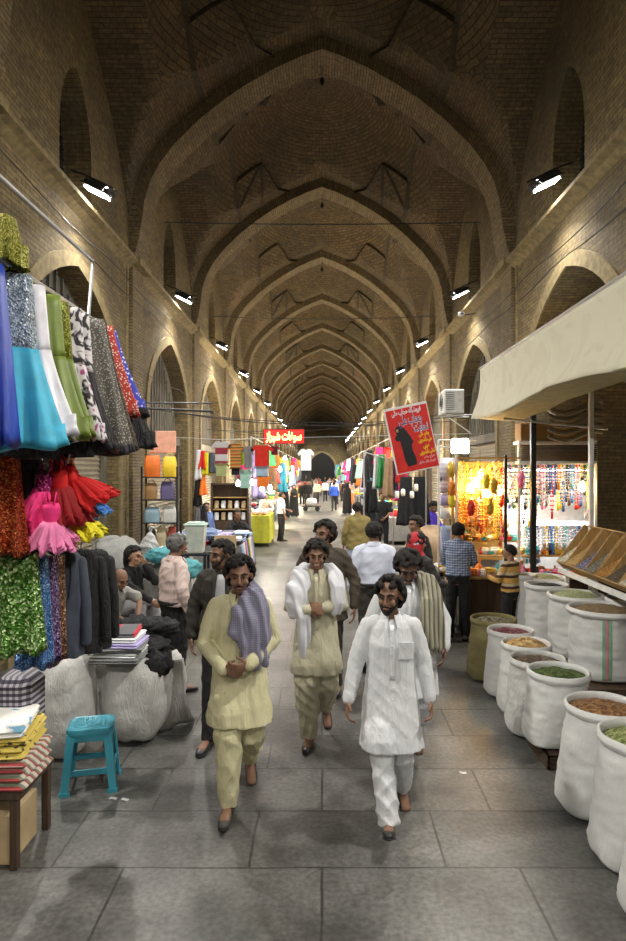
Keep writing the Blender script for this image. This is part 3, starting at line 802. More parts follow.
def chador(m, amp=.010, seed=0., hem=.06):
    def f(t, p, T, R, vox):
        b = MB(); b.loft(blend_rings([((0, 0, hem), .27, .22), ((0, 0, .5), .25, .2), ((0, 0, 1.0), .23, .17), ((0, 0, 1.3), .21, .15), ((0, .01, 1.42), .16, .12), ((0, .01, 1.5), .10, .10), ((0, .02, 1.6), .10, .12), ((0, .02, 1.70), .08, .09)]))
        link('chador', voxel(b, vox, 2, folds(amp, 'drape', seed)), m, t, 2)
    return f
def headscarf(m, m2=None):
    def f(t, p, T, R, vox):
        b = MB(); b.ball(T(0, .02, .165), (.098, .108, .105), 12, R); b.chain([(T(0, .035, .14), .095, .09), (T(0, .03, .05), .085, .085), (T(0, .02, -.03), .13, .11)], 14)
        o = link('headscarf', voxel(b, vox, 1, folds(.004, 'crush', 2.)), m, t, 2)
    return f

cream = mat('cream_cotton', (.56, .52, .32), .8, var=.06, fold=.2); cream2 = mat('oatmeal_cotton', (.45, .42, .30), .8, var=.06, fold=.2)
whitec = mat('white_cotton', (.66, .67, .69), .75, var=.04, fold=.18); lav = mat('lavender_scarf', (.47, .46, .55), .85, kind='check', col2=(.36, .35, .43), scale=70)
whsc = mat('white_gauze', (.62, .62, .66), .85, var=.05); chk = mat('striped_shawl', (.34, .32, .24), .85, kind='stripes', col2=(.10, .085, .05), col3=(.22, .21, .16), scale=26, axis=0)
blackc = mat('black_cloth', (.012, .012, .013), .9, var=.2, fold=.4); darkbr = mat('dark_brown_cloth', (.035, .030, .024), .8); charc = mat('charcoal_cloth', (.03, .03, .034), .8)
leather = mat('black_leather', (.02, .018, .017), .35)

# man in cream with lavender scarf
P1 = pose(h=(0, 0, .92), la=((.245, -.02, 1.13), (.075, -.235, 1.02), (-.85, -.4, -.15)), ra=((-.25, -.01, 1.11), (-.10, -.225, .99), (.9, -.35, -.1)),
          rl=((-.07, -.16, .52), (-.07, -.16, .10), 0.0), ll=((.09, -.02, .50), (.06, .36, .20), 1.0), head=(.05, .05), curl=.9)
person('man in cream tunic and baggy trousers with a lavender scarf on one shoulder', (-.57, 4.42, 0), .08, P1,
       [kurta(cream, .60, .235, .009, 1.), shalwar(cream, 2., (.112, .10, .085, .066)), shoes(mat('worn_sandal', (.05, .045, .04), .7)),
        drape('scarf', lav, [[(.05, -.07, 1.45, .04, .035), (.08, -.12, 1.40, .06, .04), (.10, -.165, 1.30, .065, .035), (.09, -.17, 1.20, .075, .035), (.11, -.165, 1.10, .085, .03), (.13, -.17, 1.0, .09, .03)],
                             [(.02, .07, 1.45, .05, .04), (.09, .03, 1.48, .055, .04), (.12, -.05, 1.46, .06, .04), (.15, -.12, 1.36, .07, .035), (.17, -.14, 1.20, .07, .03), (.17, -.16, 1.04, .07, .03)],
                             [(.06, -.12, 1.42, .05, .03), (.0, -.165, 1.32, .065, .035), (-.01, -.175, 1.22, .06, .035), (.03, -.175, 1.15, .04, .03)], [(.12, -.11, 1.42, .06, .05), (.15, -.15, 1.30, .06, .045), (.15, -.17, 1.15, .06, .035)]], .013, 1.)],
       H=1.74, vox=.0075, sk='brown', hair='curly', beard='m', wide=.94)
# man in dark jacket behind him
P2 = pose(la=((.26, .04, 1.12), (.25, -.08, .88)), ra=((-.27, .04, 1.12), (-.26, -.06, .88)), rl=((-.09, -.10, .5), (-.09, -.16, .09)), ll=((.09, .02, .5), (.1, .30, .16), .7), head=(-.75, .1))
person('bearded man in a dark open jacket walking behind the cream-clad man', (-.84, 5.5, 0), -.1, P2,
       [trousers(blackc, 1.), shirt(darkbr, 'jacket', 2., hem=-.08, w=1.1, r=(.074, .068, .060, .052), open_=mat('pale_grey_shirt', (.40, .40, .43), .8)), shoes(leather)],
       H=1.74, vox=.009, sk='brown', hair='short', beard='bm')
# young man in oatmeal with white scarf
P3 = pose(h=(0, 0, .93), la=((.24, -.01, 1.14), (.075, -.20, 1.17), (-.9, -.3, .1)), ra=((-.24, -.01, 1.13), (-.06, -.20, 1.15), (.9, -.35, .05)),
          rl=((-.08, -.13, .52), (-.06, -.12, .09)), ll=((.09, .0, .5), (.09, .32, .2), .9), head=(.05, .12), curl=1.0)
person('young man in oatmeal tunic and trousers with a white scarf over both shoulders', (-.05, 5.5, 0), .0, P3,
       [kurta(cream2, .60, .235, .008, 3.), shalwar(cream2, 4.), shoes(leather),
        drape('scarf', whsc, [[(.03, .08, 1.46, .05, .04), (.12, .03, 1.46, .06, .045), (.17, -.06, 1.42, .07, .05), (.20, -.13, 1.32, .075, .045), (.20, -.14, 1.20, .07, .04), (.17, -.14, 1.12, .06, .03)],
                              [(-.03, .08, 1.46, .05, .04), (-.12, .03, 1.46, .06, .045), (-.16, -.06, 1.42, .075, .05), (-.19, -.13, 1.32, .085, .045), (-.21, -.14, 1.20, .085, .04), (-.19, -.15, 1.10, .07, .03)],
                              [(-.17, -.17, 1.22, .06, .03), (-.12, -.20, 1.08, .06, .028), (-.10, -.20, .96, .055, .025), (-.11, -.20, .86, .045, .02), (-.12, -.19, .76, .035, .018)], [(-.10, -.10, 1.42, .05, .04), (-.12, -.17, 1.30, .06, .035), (-.14, -.18, 1.18, .06, .03)]], .013, 2.)],
       H=1.73, vox=.008, sk='brown', hair='curly', wide=.94)
# man in dark brown shirt behind
P4 = pose(la=((.29, .02, 1.12), (.29, -.05, .86)), ra=((-.28, .03, 1.12), (-.28, -.05, .88)), rl=((-.1, -.1, .5), (-.1, -.12, .09)), head=(-.55, 0))
person('bearded man in a dark brown shirt close behind the young man with the white scarf', (.03, 6.7, 0), -.12, P4,
       [trousers(darkbr, 2.), shirt(mat('dark_olive_brown_cloth', (.055, .042, .028), .8), 'shirt', 3., hem=-.2, w=1.12), shoes(leather)],
       H=1.80, vox=.009, sk='brown', hair='curly', beard='bm', wide=1.03)
# man in white
P5 = pose(h=(0, 0, .93), la=((.245, .0, 1.13), (.28, -.06, .90), (.1, -.35, -.9)), ra=((-.25, -.01, 1.14), (-.31, -.07, .90), (-.15, -.35, -.9)),
          rl=((-.07, -.10, .53), (-.03, -.20, .15), -.35), ll=((.09, .02, .50), (.13, .36, .17), .8), head=(-.45, .06), curl=.8)
person('moustached man in a plain white tunic and trousers striding towards the camera', (.44, 4.12, 0), .0, P5,
       [kurta(whitec, .58, .235, .008, 5., pocket=True), shalwar(whitec, 6., (.10, .086, .082, .078)), shoes(leather)],
       H=1.64, vox=.0075, sk='brown', hair='curly', beard='bm', wide=.92)
# man with striped shawl
P6 = pose(h=(0, 0, .93), la=((.29, .0, 1.13), (.27, -.12, .95)), ra=((-.28, .03, 1.12), (-.28, -.02, .88)), rl=((-.09, -.1, .5), (-.09, -.14, .09)), ll=((.09, .02, .5), (.1, .28, .16), .7), head=(-.05, .5))
person('dark-haired man looking down, brown striped shawl over his white tunic', (.67, 5.05, 0), .0, P6,
       [kurta(whitec, .58, .25, .008, 7., width=1.12), shalwar(whitec, 8.), shoes(leather),
        drape('shawl', chk, [[(-.05, .07, 1.46, .05, .04), (.07, .05, 1.47, .06, .04), (.12, -.05, 1.46, .07, .05), (.14, -.15, 1.32, .08, .045), (.15, -.17, 1.15, .085, .04), (.19, -.17, .98, .08, .035)],
                             [(.10, .06, 1.46, .05, .05), (.17, -.03, 1.44, .06, .06), (.20, -.10, 1.32, .06, .06), (.22, -.13, 1.15, .06, .05), (.23, -.14, .95, .06, .04)]], .008, 3.)],
       H=1.72, vox=.008, sk='dark', hair='curly', beard='m')
# figures seen from behind and at the stalls
bw = PI
lb = mat('pale_blue_shirt', (.62, .66, .78), .8, var=.04); pinks = mat('pink_striped_shirt', (.66, .54, .50), .8, kind='stripes', col2=(.58, .44, .41), scale=45, axis=0)
stand = lambda **k: pose(**k)
person('man seen from behind in a pale blue shirt and dark trousers', (.62, 7.6, 0), bw, stand(rl=((-.1, -.12, .5), (-.1, -.16, .09)), ll=((.1, .04, .5), (.1, .26, .14), .6)),
       [shirt(lb, seed=4.), trousers(darkbr), belt(leather), shoes(leather)], H=1.72, vox=.010, sk='brown', hair='short', face=False, wide=1.08)
person('man with grey hair in a pink shirt and black trousers standing beside the seated pair', (-1.56, 6.75, 0), 1.9 + .3, stand(la=((.24, .0, 1.12), (.20, -.14, .9)), ra=((-.25, .03, 1.12), (-.24, -.06, .88)), head=(.3, .1)),
       [shirt(pinks, seed=5., w=1.08), trousers(blackc), belt(leather), shoes(leather)], H=1.66, vox=.009, sk='brown', hair='short', hairm=M_greyhair, face=True, wide=1.12)
person('person in a red and white headscarf and black clothes at the goods stall', (1.03, 7.0, 0), bw - .9, stand(la=((.24, -.08, 1.15), (.14, -.32, 1.08)), ra=((-.24, -.08, 1.15), (-.14, -.32, 1.10))),
       [shirt(mat('black_patterned_coat', (.02, .018, .018), .8, kind='floral', col2=(.02, .018, .018), col3=(.12, .04, .03), scale=9), 'coat', 6., hem=-.35, w=1.1, col=False), trousers(blackc), shoes(leather),
        headscarf(mat('red_white_scarf', (.42, .02, .03), .8, kind='floral', col2=(.42, .02, .03), col3=(.62, .6, .64), scale=3.5))],
       H=1.66, vox=.010, sk='tan', hair='short', face=False, female=True)
person('dark-haired youth in a black shirt beyond the red headscarf', (1.36, 9.1, 0), -1.1, stand(head=(0, .1)), [shirt(blackc, seed=7.), trousers(blackc), shoes(leather)], H=1.70, vox=.011, sk='tan', hair='short')
person('young man in a blue checked shirt standing at the trinket kiosk', (1.86, 8.75, 0), bw - .35, stand(la=((.22, -.10, 1.14), (.12, -.32, 1.08)), ra=((-.22, -.10, 1.14), (-.12, -.32, 1.08)), rl=((-.09, -.02, .5), (-.10, -.05, .09)), ll=((.1, .02, .5), (.11, .12, .09))),
       [shirt(mat('blue_check_shirt', (.60, .64, .72), .8, kind='check', col2=(.20, .25, .38), scale=28), seed=8.), trousers(blackc), shoes(mat('grey_trainer', (.4, .4, .4), .6))], H=1.62, vox=.010, sk='tan', hair='short', face=False)
person('boy in an orange and brown striped sweater at the trinket kiosk', (2.46, 8.35, 0), bw + .75, stand(la=((.22, -.10, 1.14), (.10, -.32, 1.14)), ra=((-.22, -.10, 1.14), (-.12, -.32, 1.16)), head=(.2, .0)),
       [shirt(mat('striped_sweater', (.62, .36, .10), .9, kind='stripes', col2=(.07, .035, .02), col3=(.62, .50, .32), scale=5.5, axis=2), 'sweater', 9., w=1.05, col=False), trousers(blackc), shoes(leather)], H=1.36, vox=.009, sk='tan', hair='short')
person('man seen from behind in an olive jacket and jeans in mid hall', (.70, 12.6, 0), bw, stand(rl=((-.1, -.12, .5), (-.1, -.16, .09)), ll=((.1, .04, .5), (.1, .26, .14), .6)),
       [shirt(mat('olive_jacket', (.20, .155, .05), .85), 'jacket', 10., hem=-.14, w=1.12), trousers(mat('pale_jeans', (.32, .40, .52), .8)), shoes(leather)], H=1.72, vox=.013, sk='brown', hair='short', face=False, wide=1.08)
person('dark-clothed man facing the camera just right of the olive jacket', (1.13, 16.2, 0), -.4, stand(), [shirt(charc, 'shirt', 11., w=1.05), trousers(blackc), shoes(leather)], H=1.74, vox=.014, sk='brown', hair='short', face=False)
person('slim person in a black shirt beside the black robe display', (1.72, 18.2, 0), -.3, stand(la=((.26, -.05, 1.15), (.12, -.22, 1.0))), [shirt(blackc, 'shirt', 12., short=True), trousers(blackc), shoes(leather)], H=1.74, vox=.014, sk='tan', hair='short', face=False)
person('vendor in a bright violet-blue shirt behind the brown tarpaulin', (2.30, 13.6, 0), .9, stand(la=((.24, -.10, 1.15), (.10, -.30, 1.10)), head=(-.2, .5)), [shirt(mat('violet_shirt', (.10, .05, .55), .8), 'shirt', 13.), trousers(blackc), shoes(leather)], H=1.72, vox=.013, sk='brown', hair='short', face=False)
person('man in a white shirt and black trousers standing at the green table', (-1.36, 21.3, 0), 2.0, stand(la=((.24, -.10, 1.15), (.10, -.32, 1.05))), [shirt(whitec, 'shirt', 14., short=True, w=1.05), trousers(blackc), shoes(leather)], H=1.66, vox=.015, sk='tan', hair='short', face=False)
person('vendor in pale pink clothes leaning over behind the green table', (-2.05, 22.6, 0), .4, stand(lean=.35, la=((.26, -.30, 1.10), (.14, -.5, 1.0)), ra=((-.26, -.3, 1.1), (-.14, -.5, 1.0))), [shirt(mat('pale_pink_cloth', (.62, .46, .38), .8), 'shirt', 15.), trousers(darkbr), shoes(leather)], H=1.62, vox=.015, sk='light', hair='short', face=False)
# seated pair
sit = lambda **k: pose(h=(0, 0, .50), **k)
person('balding man in a grey polo shirt bent over his knees on a low seat', (-2.60, 7.6, 0), .9, sit(lean=.5, la=((.24, -.38, .80), (.10, -.55, .60)), ra=((-.24, -.36, .78), (-.08, -.56, .62)), ll=((.13, -.42, .52), (.13, -.38, .09)), rl=((-.13, -.42, .52), (-.13, -.38, .09)), head=(0, .45)),
       [shirt(mat('grey_polo', (.30, .29, .27), .85), 'polo_shirt', 16., short=True), trousers(blackc, 3.), shoes(leather)], H=1.72, vox=.009, sk='brown', hair='bald')
person('dark-haired woman in black with grey trousers seated, hand at her mouth', (-2.62, 8.5, 0), 1.0, sit(lean=.28, la=((.20, -.36, .80), (.06, -.30, 1.02), (-.2, .25, .8)), ra=((-.22, -.34, .80), (-.05, -.52, .62)), ll=((.12, -.43, .55), (.12, -.40, .09)), rl=((-.12, -.43, .55), (-.12, -.40, .09)), head=(.25, -.02)),
       [shirt(blackc, 'coat', 17., hem=-.02), trousers(mat('grey_trousers', (.34, .34, .36), .8), 4.), shoes(leather)], H=1.82, vox=.009, sk='light', hair='bob', female=True)
person('black-clad person seated among the clothes behind the folded piles', (-2.05, 15.3, 0), .5, sit(lean=.1, ll=((.12, -.43, .55), (.12, -.40, .09)), rl=((-.12, -.43, .55), (-.12, -.40, .09)), la=((.24, -.2, .8), (.1, -.4, .65)), ra=((-.24, -.2, .8), (-.1, -.4, .65))), [shirt(blackc, 'shirt', 18.), trousers(blackc), shoes(leather)], H=1.9, vox=.014, sk='brown', hair='short', face=False)
person('person in blue near the grey wall panel behind the hanging shirts', (-2.9, 16.0, 0), .8, stand(), [shirt(mat('mid_blue_cloth', (.10, .16, .36), .8), 'shirt', 19.), trousers(charc), shoes(leather)], H=1.55, vox=.015, sk='brown', hair='short', face=False)
# walkers far down the hall
far = [((.72, 38, 0), bw, 'walker in a bright blue shirt and dark trousers far down the hall', mat('bright_blue', (.03, .10, .55), .8), charc, 'w', 1.74),
       ((1.38, 35, 0), bw, 'woman in a long black chador beside the hall-centre walkers', blackc, None, 'c', 1.7),
       ((-1.85, 31.5, 0), 0, 'woman in a black chador left of the hand cart', blackc, None, 'c', 1.7), ((-1.45, 33, 0), .3, 'second woman in black, right behind the leftmost chador', blackc, None, 'c', 1.66),
       ((-.95, 42, 0), 0, 'dark-clad walker between the chadors and the cart', blackc, charc, 'w', 1.75), ((-.35, 46, 0), .2, 'walker in a beige shirt behind the cart', mat('beige_cloth', (.45, .38, .28), .8), charc, 'w', 1.72),
       ((.25, 50, 0), bw, 'walker in pale clothes behind the blue shirt', whitec, charc, 'w', 1.7), ((1.0, 52, 0), 0, 'distant walker in a white shirt to the right', whitec, blackc, 'w', 1.72),
       ((-.2, 60, 0), 0, 'distant walker in maroon', mat('maroon_cloth', (.22, .03, .04), .8), charc, 'w', 1.7), ((.7, 62, 0), .2, 'distant walker in grey', mat('grey_cloth', (.22, .22, .23), .8), charc, 'w', 1.74),
       ((-1.2, 56, 0), 0, 'distant walker in olive clothes at the left', mat('olive_cloth', (.16, .15, .07), .8), charc, 'w', 1.7), ((1.7, 47, 0), .1, 'distant walker in black at the right stalls', blackc, blackc, 'w', 1.72),
       ((-.7, 72, 0), 0, 'tiny walker in cream at the far end', cream2, charc, 'w', 1.7), ((.35, 76, 0), 0, 'tiny walker in black at the far end', blackc, charc, 'w', 1.7), ((1.3, 70, 0), 0, 'tiny walker in brown at the far end', mat('brown_cloth', (.15, .08, .04), .8), charc, 'w', 1.7)]
rz_ = random.Random(9); fc = [('black', blackc), ('white', whitec), ('blue', mat('mid_blue_cloth')), ('brown', mat('brown_cloth')), ('grey', mat('grey_cloth')), ('maroon', mat('maroon_cloth'))]
for i in range(18):
    n_, m_ = fc[i % 6]; x_ = (-1.35, .95, -.45, 1.55, .35)[i % 5]; y_ = 43.5 + i * 2.3
    if any(abs(q[0][0] - x_) < .7 and abs(q[0][1] - y_) < 1.0 for q in far): continue
    far.append(((x_, y_, 0), rz_.uniform(-.5, .5) + (PI if i % 2 else 0), 'far-off walker in %s in the crowd toward the end of the hall' % n_, m_, charc, 'w', rz_.uniform(1.62, 1.78)))
for loc, rz, lab, m1, m2, kd, h in far:
    person(lab, loc, rz, stand(rl=((-.1, -.1, .5), (-.1, -.14, .09)), ll=((.1, .04, .5), (.1, .2, .14), .5)) if kd == 'w' else stand(la=((.2, -.05, 1.15), (.08, -.12, 1.1)), ra=((-.2, -.05, 1.15), (-.08, -.12, 1.1))),
           [shirt(m1, 'shirt', loc[1], hem=-.06, w=1.05, col=False), trousers(m2), shoes(leather)] if kd == 'w' else [chador(m1), shoes(leather)], H=h, vox=.02, sk='tan', hair='short', face=False, female=kd == 'c', group=('far walkers in ' + lab.split(' in ')[1].split()[0]) if lab.startswith('far-off') else None)
# ------------------------------------------------------------------ goods
def blob(mb, c, r, seed=0, amp=.12, n=26, sq=3.0, freq=3.0):
    """a soft bundle: rounded box with dents"""
    c = V(c); r = V(r); rings = []
    for i in range(1, n):
        a = PI * i / n; R_ = []
        for j in range(n):
            t = 2 * PI * j / n
            d = V((math.sin(a) * math.cos(t), math.sin(a) * math.sin(t), -math.cos(a)))
            k = (abs(d.x) ** sq + abs(d.y) ** sq + abs(d.z) ** sq) ** (-1 / sq)
            q = d * k
            w = noise.noise(q * freq + V((seed, 0, 0))) * amp + noise.noise(q * freq * 2.7 + V((seed, 5, 0))) * amp * .5
            q = q * (1 + w); R_.append(c + V((q.x * r.x, q.y * r.y, max(-1, q.z) * r.z)))
        rings.append(R_)
    mb.loft(rings)
def bundle(name, label, cat, c, r, m, seed=0, amp=.12, sq=3., freq=3., group=None, parent=None):
    """a soft bundle standing with its underside at c.z"""
    b = MB(); blob(b, (0, 0, r[2]), r, seed, amp, 26, sq, freq)
    o = obj(name, b, m, parent, 2)
    if parent is None: o.location = c; tag(o, label, cat, group)
    return o
def garment(name, label, cat, top, L, wt, wb, m, rz=0., tilt=0., folds_=8, depth=.05, m2=None, split=.45, amp=.28, band=None, group=None, cut=0., straps=True, hanger=True, seed=0):
    """a garment hung from its hanger hook at top; m2 is the skirt below the waist"""
    t = thing(name, label, cat, top, rz, group); t.rotation_euler.y = tilt
    n = 56
    def rings(z0, z1, w0, w1, k0, k1, inner=True, rows=12):
        out = []
        for i in range(rows + 1):
            u = i / rows; z = lerp(z0, z1, u); w = lerp(w0, w1, u ** 1.2); k = lerp(k0, k1, u); d = depth * (1 + .9 * k)
            r = []
            for j in range(n):
                a = 2 * PI * j / n
                f = 1 + amp * k * math.sin(folds_ * a + seed + .8 * math.sin(3 * z + a)) * (.5 + .5 * abs(math.sin(a)) + .3) + .05 * k * math.sin(folds_ * 2.3 * a + seed)
                r.append(V((w * math.cos(a) * (1 + .10 * k * math.sin(folds_ * a + seed)), d * math.sin(a) * f * 1.2, z + .012 * k * math.sin(4 * a + seed))))
            out.append(r)
        ins = [[V((p.x * .93, p.y * .85, min(p.z + .01 + .05 * q, z0 - .01))) for p in out[-1]] for q in range(3)]
        return out + ins
    b = MB(); zs = -.06
    if m2:
        b.loft(rings(zs, zs - L * split, wt, lerp(wt, wb, .25) * .8, .05, .3, rows=6)); obj('bodice', b, m, t, 2)
        b = MB(); b.loft(rings(zs - L * split + .02, zs - L, lerp(wt, wb, .25) * .82, wb, .3, 1.0)); obj('skirt', b, m2, t, 2)
    else:
        b.loft(rings(zs, zs - L, wt, wb, .05, 1.0)); obj('cloth', b, m, t, 2)
    if band:
        b = MB(); b.loft(rings(zs - L + .05, zs - L - .008, wb * .985, wb * 1.02, .96, 1.02, rows=2)); obj('hem', b, band, t, 2)
    if hanger:
        b = MB(); b.tube([(-wt * .9, 0, zs - .005), (0, 0, -.03), (wt * .9, 0, zs - .005)], .006, 6)
        b.tube([(0, 0, -.03), (0, 0, .0), (.012, 0, .018), (0, 0, .032), (-.014, 0, .02)], .003, 6); obj('hanger', b, M_black, t, 2)
    return t
def tee(label, c, w, h, m, rz=0., group=None, cat='shirt', name='shirt', sleeve=.5):
    """a small shirt pegged out flat: c is the top centre"""
    W2 = w / 2; b = MB()
    pts = [(-W2 * .28, 0), (-W2 * .6, -.02 * h), (-W2, -.16 * h - sleeve * .1 * h), (-W2 * .88, -.33 * h), (-W2 * .62, -.24 * h), (-W2 * .62, -h), (W2 * .62, -h), (W2 * .62, -.24 * h), (W2 * .88, -.33 * h), (W2, -.16 * h - sleeve * .1 * h), (W2 * .6, -.02 * h), (W2 * .28, 0), (0, -.06 * h)]
    b.prism(pts, -.02, .02)
    o = obj(name, b, m, None, False); o.location = c; o.rotation_euler.z = rz; tag(o, label, cat, group); return o
def pile(name, label, cat, c, dims, m, rz=0., group=None, layers=4):
    """one folded cloth: a thick folded slab with visible turns"""
    t = MB(); w, d, h = dims
    for i in range(layers):
        z = h * (i + .5) / layers; t.box((rnd.uniform(-.008, .008), rnd.uniform(-.008, .008), z), (w * rnd.uniform(.96, 1), d * rnd.uniform(.96, 1), h / layers * .94), None, h / layers * .42)
    o = obj(name, t, m, None, True); o.location = c; o.rotation_euler.z = rz; tag(o, label, cat, group); return o
def post(mb, a, b_, r=.018, n=8): mb.tube([a, b_], r, n)

# colours
def dye(n, c, **k): return mat(n, c, k.pop('rough', .8), **k)
D = dict(
    blue=dye('royal_blue_satin', (.03, .06, .40), rough=.4), turq=dye('turquoise_tulle', (.05, .42, .62), rough=.6), sparkle=dye('white_blue_sequin', (.50, .62, .75), kind='sequin', col2=(.9, .95, 1), scale=110),
    satin=dye('white_satin', (.72, .70, .76), rough=.35), green=dye('olive_green_cloth', (.16, .22, .03), rough=.5), gold=dye('green_gold_sequin', (.35, .38, .04), kind='sequin', col2=(.8, .8, .2), scale=150),
    floral=dye('black_white_floral', (.62, .58, .60), kind='floral', col2=(.03, .025, .03), col3=(.35, .05, .2), scale=9), pattern=dye('grey_speckled_print', (.10, .09, .075), kind='dots', col2=(.42, .40, .36), scale=75),
    brown=dye('brown_speckled_print', (.05, .035, .022), kind='dots', col2=(.20, .16, .11), scale=70), reddot=dye('red_dotted_cloth', (.45, .04, .02), kind='dots', col2=(.75, .65, .6), scale=60), bluedot=dye('blue_dotted_cloth', (.06, .08, .55), kind='dots', col2=(.75, .78, .95), scale=42),
    redseq=dye('red_sequin', (.42, .04, .01), kind='sequin', col2=(1, .35, .1), scale=130), silver=dye('silver_sequin', (.40, .40, .46), kind='sequin', col2=(.8, .8, .85), scale=90), purple=dye('purple_sequin', (.13, .06, .20), kind='sequin', col2=(.45, .35, .6), scale=90),
    orange=dye('orange_sequin', (.70, .16, .02), kind='sequin', col2=(1, .5, .1), scale=80), greenseq=dye('green_sequin', (.10, .28, .03), kind='sequin', col2=(.75, .9, .5), scale=75), blueseq=dye('blue_sequin', (.05, .20, .60), kind='sequin', col2=(.5, .75, 1), scale=140),
    brownseq=dye('bronze_sequin', (.22, .10, .05), kind='sequin', col2=(.6, .35, .2), scale=90), pink=dye('hot_pink_tulle', (.80, .03, .20)), lpink=dye('light_pink_tulle', (.75, .20, .40)), mag=dye('magenta_sequin', (.50, .03, .25), kind='sequin', col2=(1, .4, .8), scale=110),
    red=dye('red_tulle', (.60, .01, .01)), dred=dye('dark_red_tulle', (.30, .005, .01)), yellow=dye('yellow_tulle', (.80, .70, .02)), sky=dye('sky_blue_tulle', (.10, .30, .80)), lace=dye('black_lace', (.02, .018, .022), fold=.5),
    navy=dye('slate_suit_cloth', (.045, .055, .08)), check=dye('checked_plastic_weave', (.62, .60, .64), kind='check', col2=(.10, .09, .12), scale=26), yfl=dye('yellow_printed_cloth', (.55, .42, .08), kind='dots', col2=(.06, .05, .02), scale=22),
    wfl=dye('white_floral_cloth', (.72, .70, .66), kind='floral', col2=(.72, .70, .66), col3=(.15, .35, .5), scale=7), stripe=dye('striped_quilt', (.55, .50, .42), kind='stripes', col2=(.35, .05, .05), col3=(.18, .20, .14), scale=16, axis=1),
    grey=dye('grey_cloth_b', (.20, .20, .20), fold=.3), tarp=dye('grey_tarpaulin', (.22, .22, .21), fold=.25, rough=.5), plast=dye('white_plastic_weave', (.52, .51, .49), fold=.22, rough=.55), teal=dye('teal_cloth', (.08, .30, .34), fold=.4), brownt=dye('brown_tarpaulin', (.34, .22, .12), fold=.25, rough=.7),
    lilac=dye('lilac_cloth', (.42, .36, .62)), pblue=dye('powder_blue_cloth', (.28, .38, .62)), card=dye('cardboard', (.42, .31, .17)), lime=dye('lime_cloth', (.35, .55, .05)), mint=dye('mint_cloth', (.35, .60, .50)), maroonw=dye('maroon_white_stripe', (.30, .03, .06), kind='stripes', col2=(.6, .58, .58), scale=3.2),
    orst=dye('orange_brown_stripe', (.60, .16, .03), kind='stripes', col2=(.05, .06, .03), col3=(.5, .4, .1), scale=13), wood=dye('light_wood', (.50, .33, .13), kind='wood', col2=(.34, .20, .07)), dwood=dye('dark_wood', (.075, .042, .022), kind='wood', col2=(.035, .02, .012)),
    burlap=dye('green_burlap', (.19, .16, .065), kind='stripes', col2=(.15, .13, .05), scale=90), sackw=dye('white_sack_weave', (.62, .62, .61), fold=.09, rough=.5, var=.03), canvas=dye('cream_canvas', (.55, .52, .40), rough=.8, kind='floral', col2=(.52, .49, .375), col3=(.50, .47, .36), scale=1.6), vest=dye('green_cloth', (.04, .28, .08)), white=whitec, black=blackc,
    floralblk=dye('leopard_print', (.30, .22, .14), kind='dots', col2=(.03, .02, .02), scale=30), yg=dye('yellow_green_sequin', (.48, .46, .05), kind='sequin', col2=(.9, .9, .4), scale=150))

# ---- garment rack in the left foreground
RX_, RZ0 = -1.55, 3.33
t = thing('garment_rack', 'long steel pipe rack for dresses overhanging the left foreground stall', 'rack', (0, 0, 0))
b = MB(); b.tube([(RX_, 2.3, RZ0), (RX_, 4.6, RZ0)], .015); obj('rail', b, M_steel, t)
b = MB(); b.tube([(-1.78, 3.0, 2.62), (-1.78, 4.7, 2.62)], .013); b.tube([(-1.80, 3.2, 1.96), (-1.80, 4.7, 1.96)], .013); obj('rail', b, M_steel, t)
for y in (2.6, 4.66):
    b = MB(); post(b, (-2.38, y, 0), (-2.38, y, 3.45), .02); obj('upright', b, M_white, t)
    b = MB(); post(b, (-2.38, y, RZ0 + .02), (RX_ + .02, y - .03, RZ0), .013); post(b, (-2.38, y, 2.64), (-1.78, y, 2.62), .011); post(b, (-2.38, y, 1.98), (-1.80, y, 1.96), .011); obj('arm', b, M_steel, t)
b = MB(); b.tube([(RX_, 4.25, RZ0 + .01), (-1.63, 4.55, 3.80), (-1.70, 3.2, 3.86)], .012); obj('stay', b, M_steel, t)
top = [(3.0, .86, .05, .055, 'blue', None, 'deep blue dress, leftmost on the overhead rail'), (3.17, .86, .10, .20, 'sparkle', 'turq', 'sparkling white bodice dress with a turquoise tulle skirt'), (3.36, .80, .09, .20, 'satin', 'satin', 'white satin dress with a flared skirt on the overhead rail'),
       (3.54, .80, .09, .19, 'green', 'green', 'olive green dress beside the white satin one'), (3.68, .78, .09, .185, 'gold', 'green', 'green dress with a gold-sequinned front'), (3.82, .80, .10, .19, 'floral', 'floral', 'black and white floral dress with magenta marks'),
       (3.95, .84, .11, .21, 'floral', 'lace', 'floral top with a black skirt, second floral garment'), (4.08, .86, .14, .25, 'pattern', None, 'grey speckled dress with a round neckline'), (4.18, .86, .14, .27, 'brown', None, 'brown speckled dress behind the grey one'),
       (4.29, .62, .13, .25, 'reddot', None, 'narrow showing red dotted dress between brown and blue'), (4.42, .60, .13, .29, 'bluedot', None, 'bright blue dotted dress, last on the overhead rail')]
for i, (y, L, wt, wb, m1, m2, lab) in enumerate(top):
    garment('dress', lab, 'dress', (RX_ + .01 * math.sin(i * 3), y, RZ0 + .0), L, wt, wb, D[m1], rz=.18 + .1 * math.sin(i * 2.1), m2=D[m2] if m2 else None, band=D['lace'] if m1 in ('bluedot', 'pattern') else None, folds_=6 + i % 4, tilt=-.07, seed=i, group='dresses on the overhead rail')
garment('dress', 'yellow-green sequinned skirt bunched on top of the rail', 'dress', (-1.52, 3.1, RZ0 + .26), .24, .03, .085, D['yg'], folds_=12, hanger=False, amp=.2, group='dresses on the overhead rail')
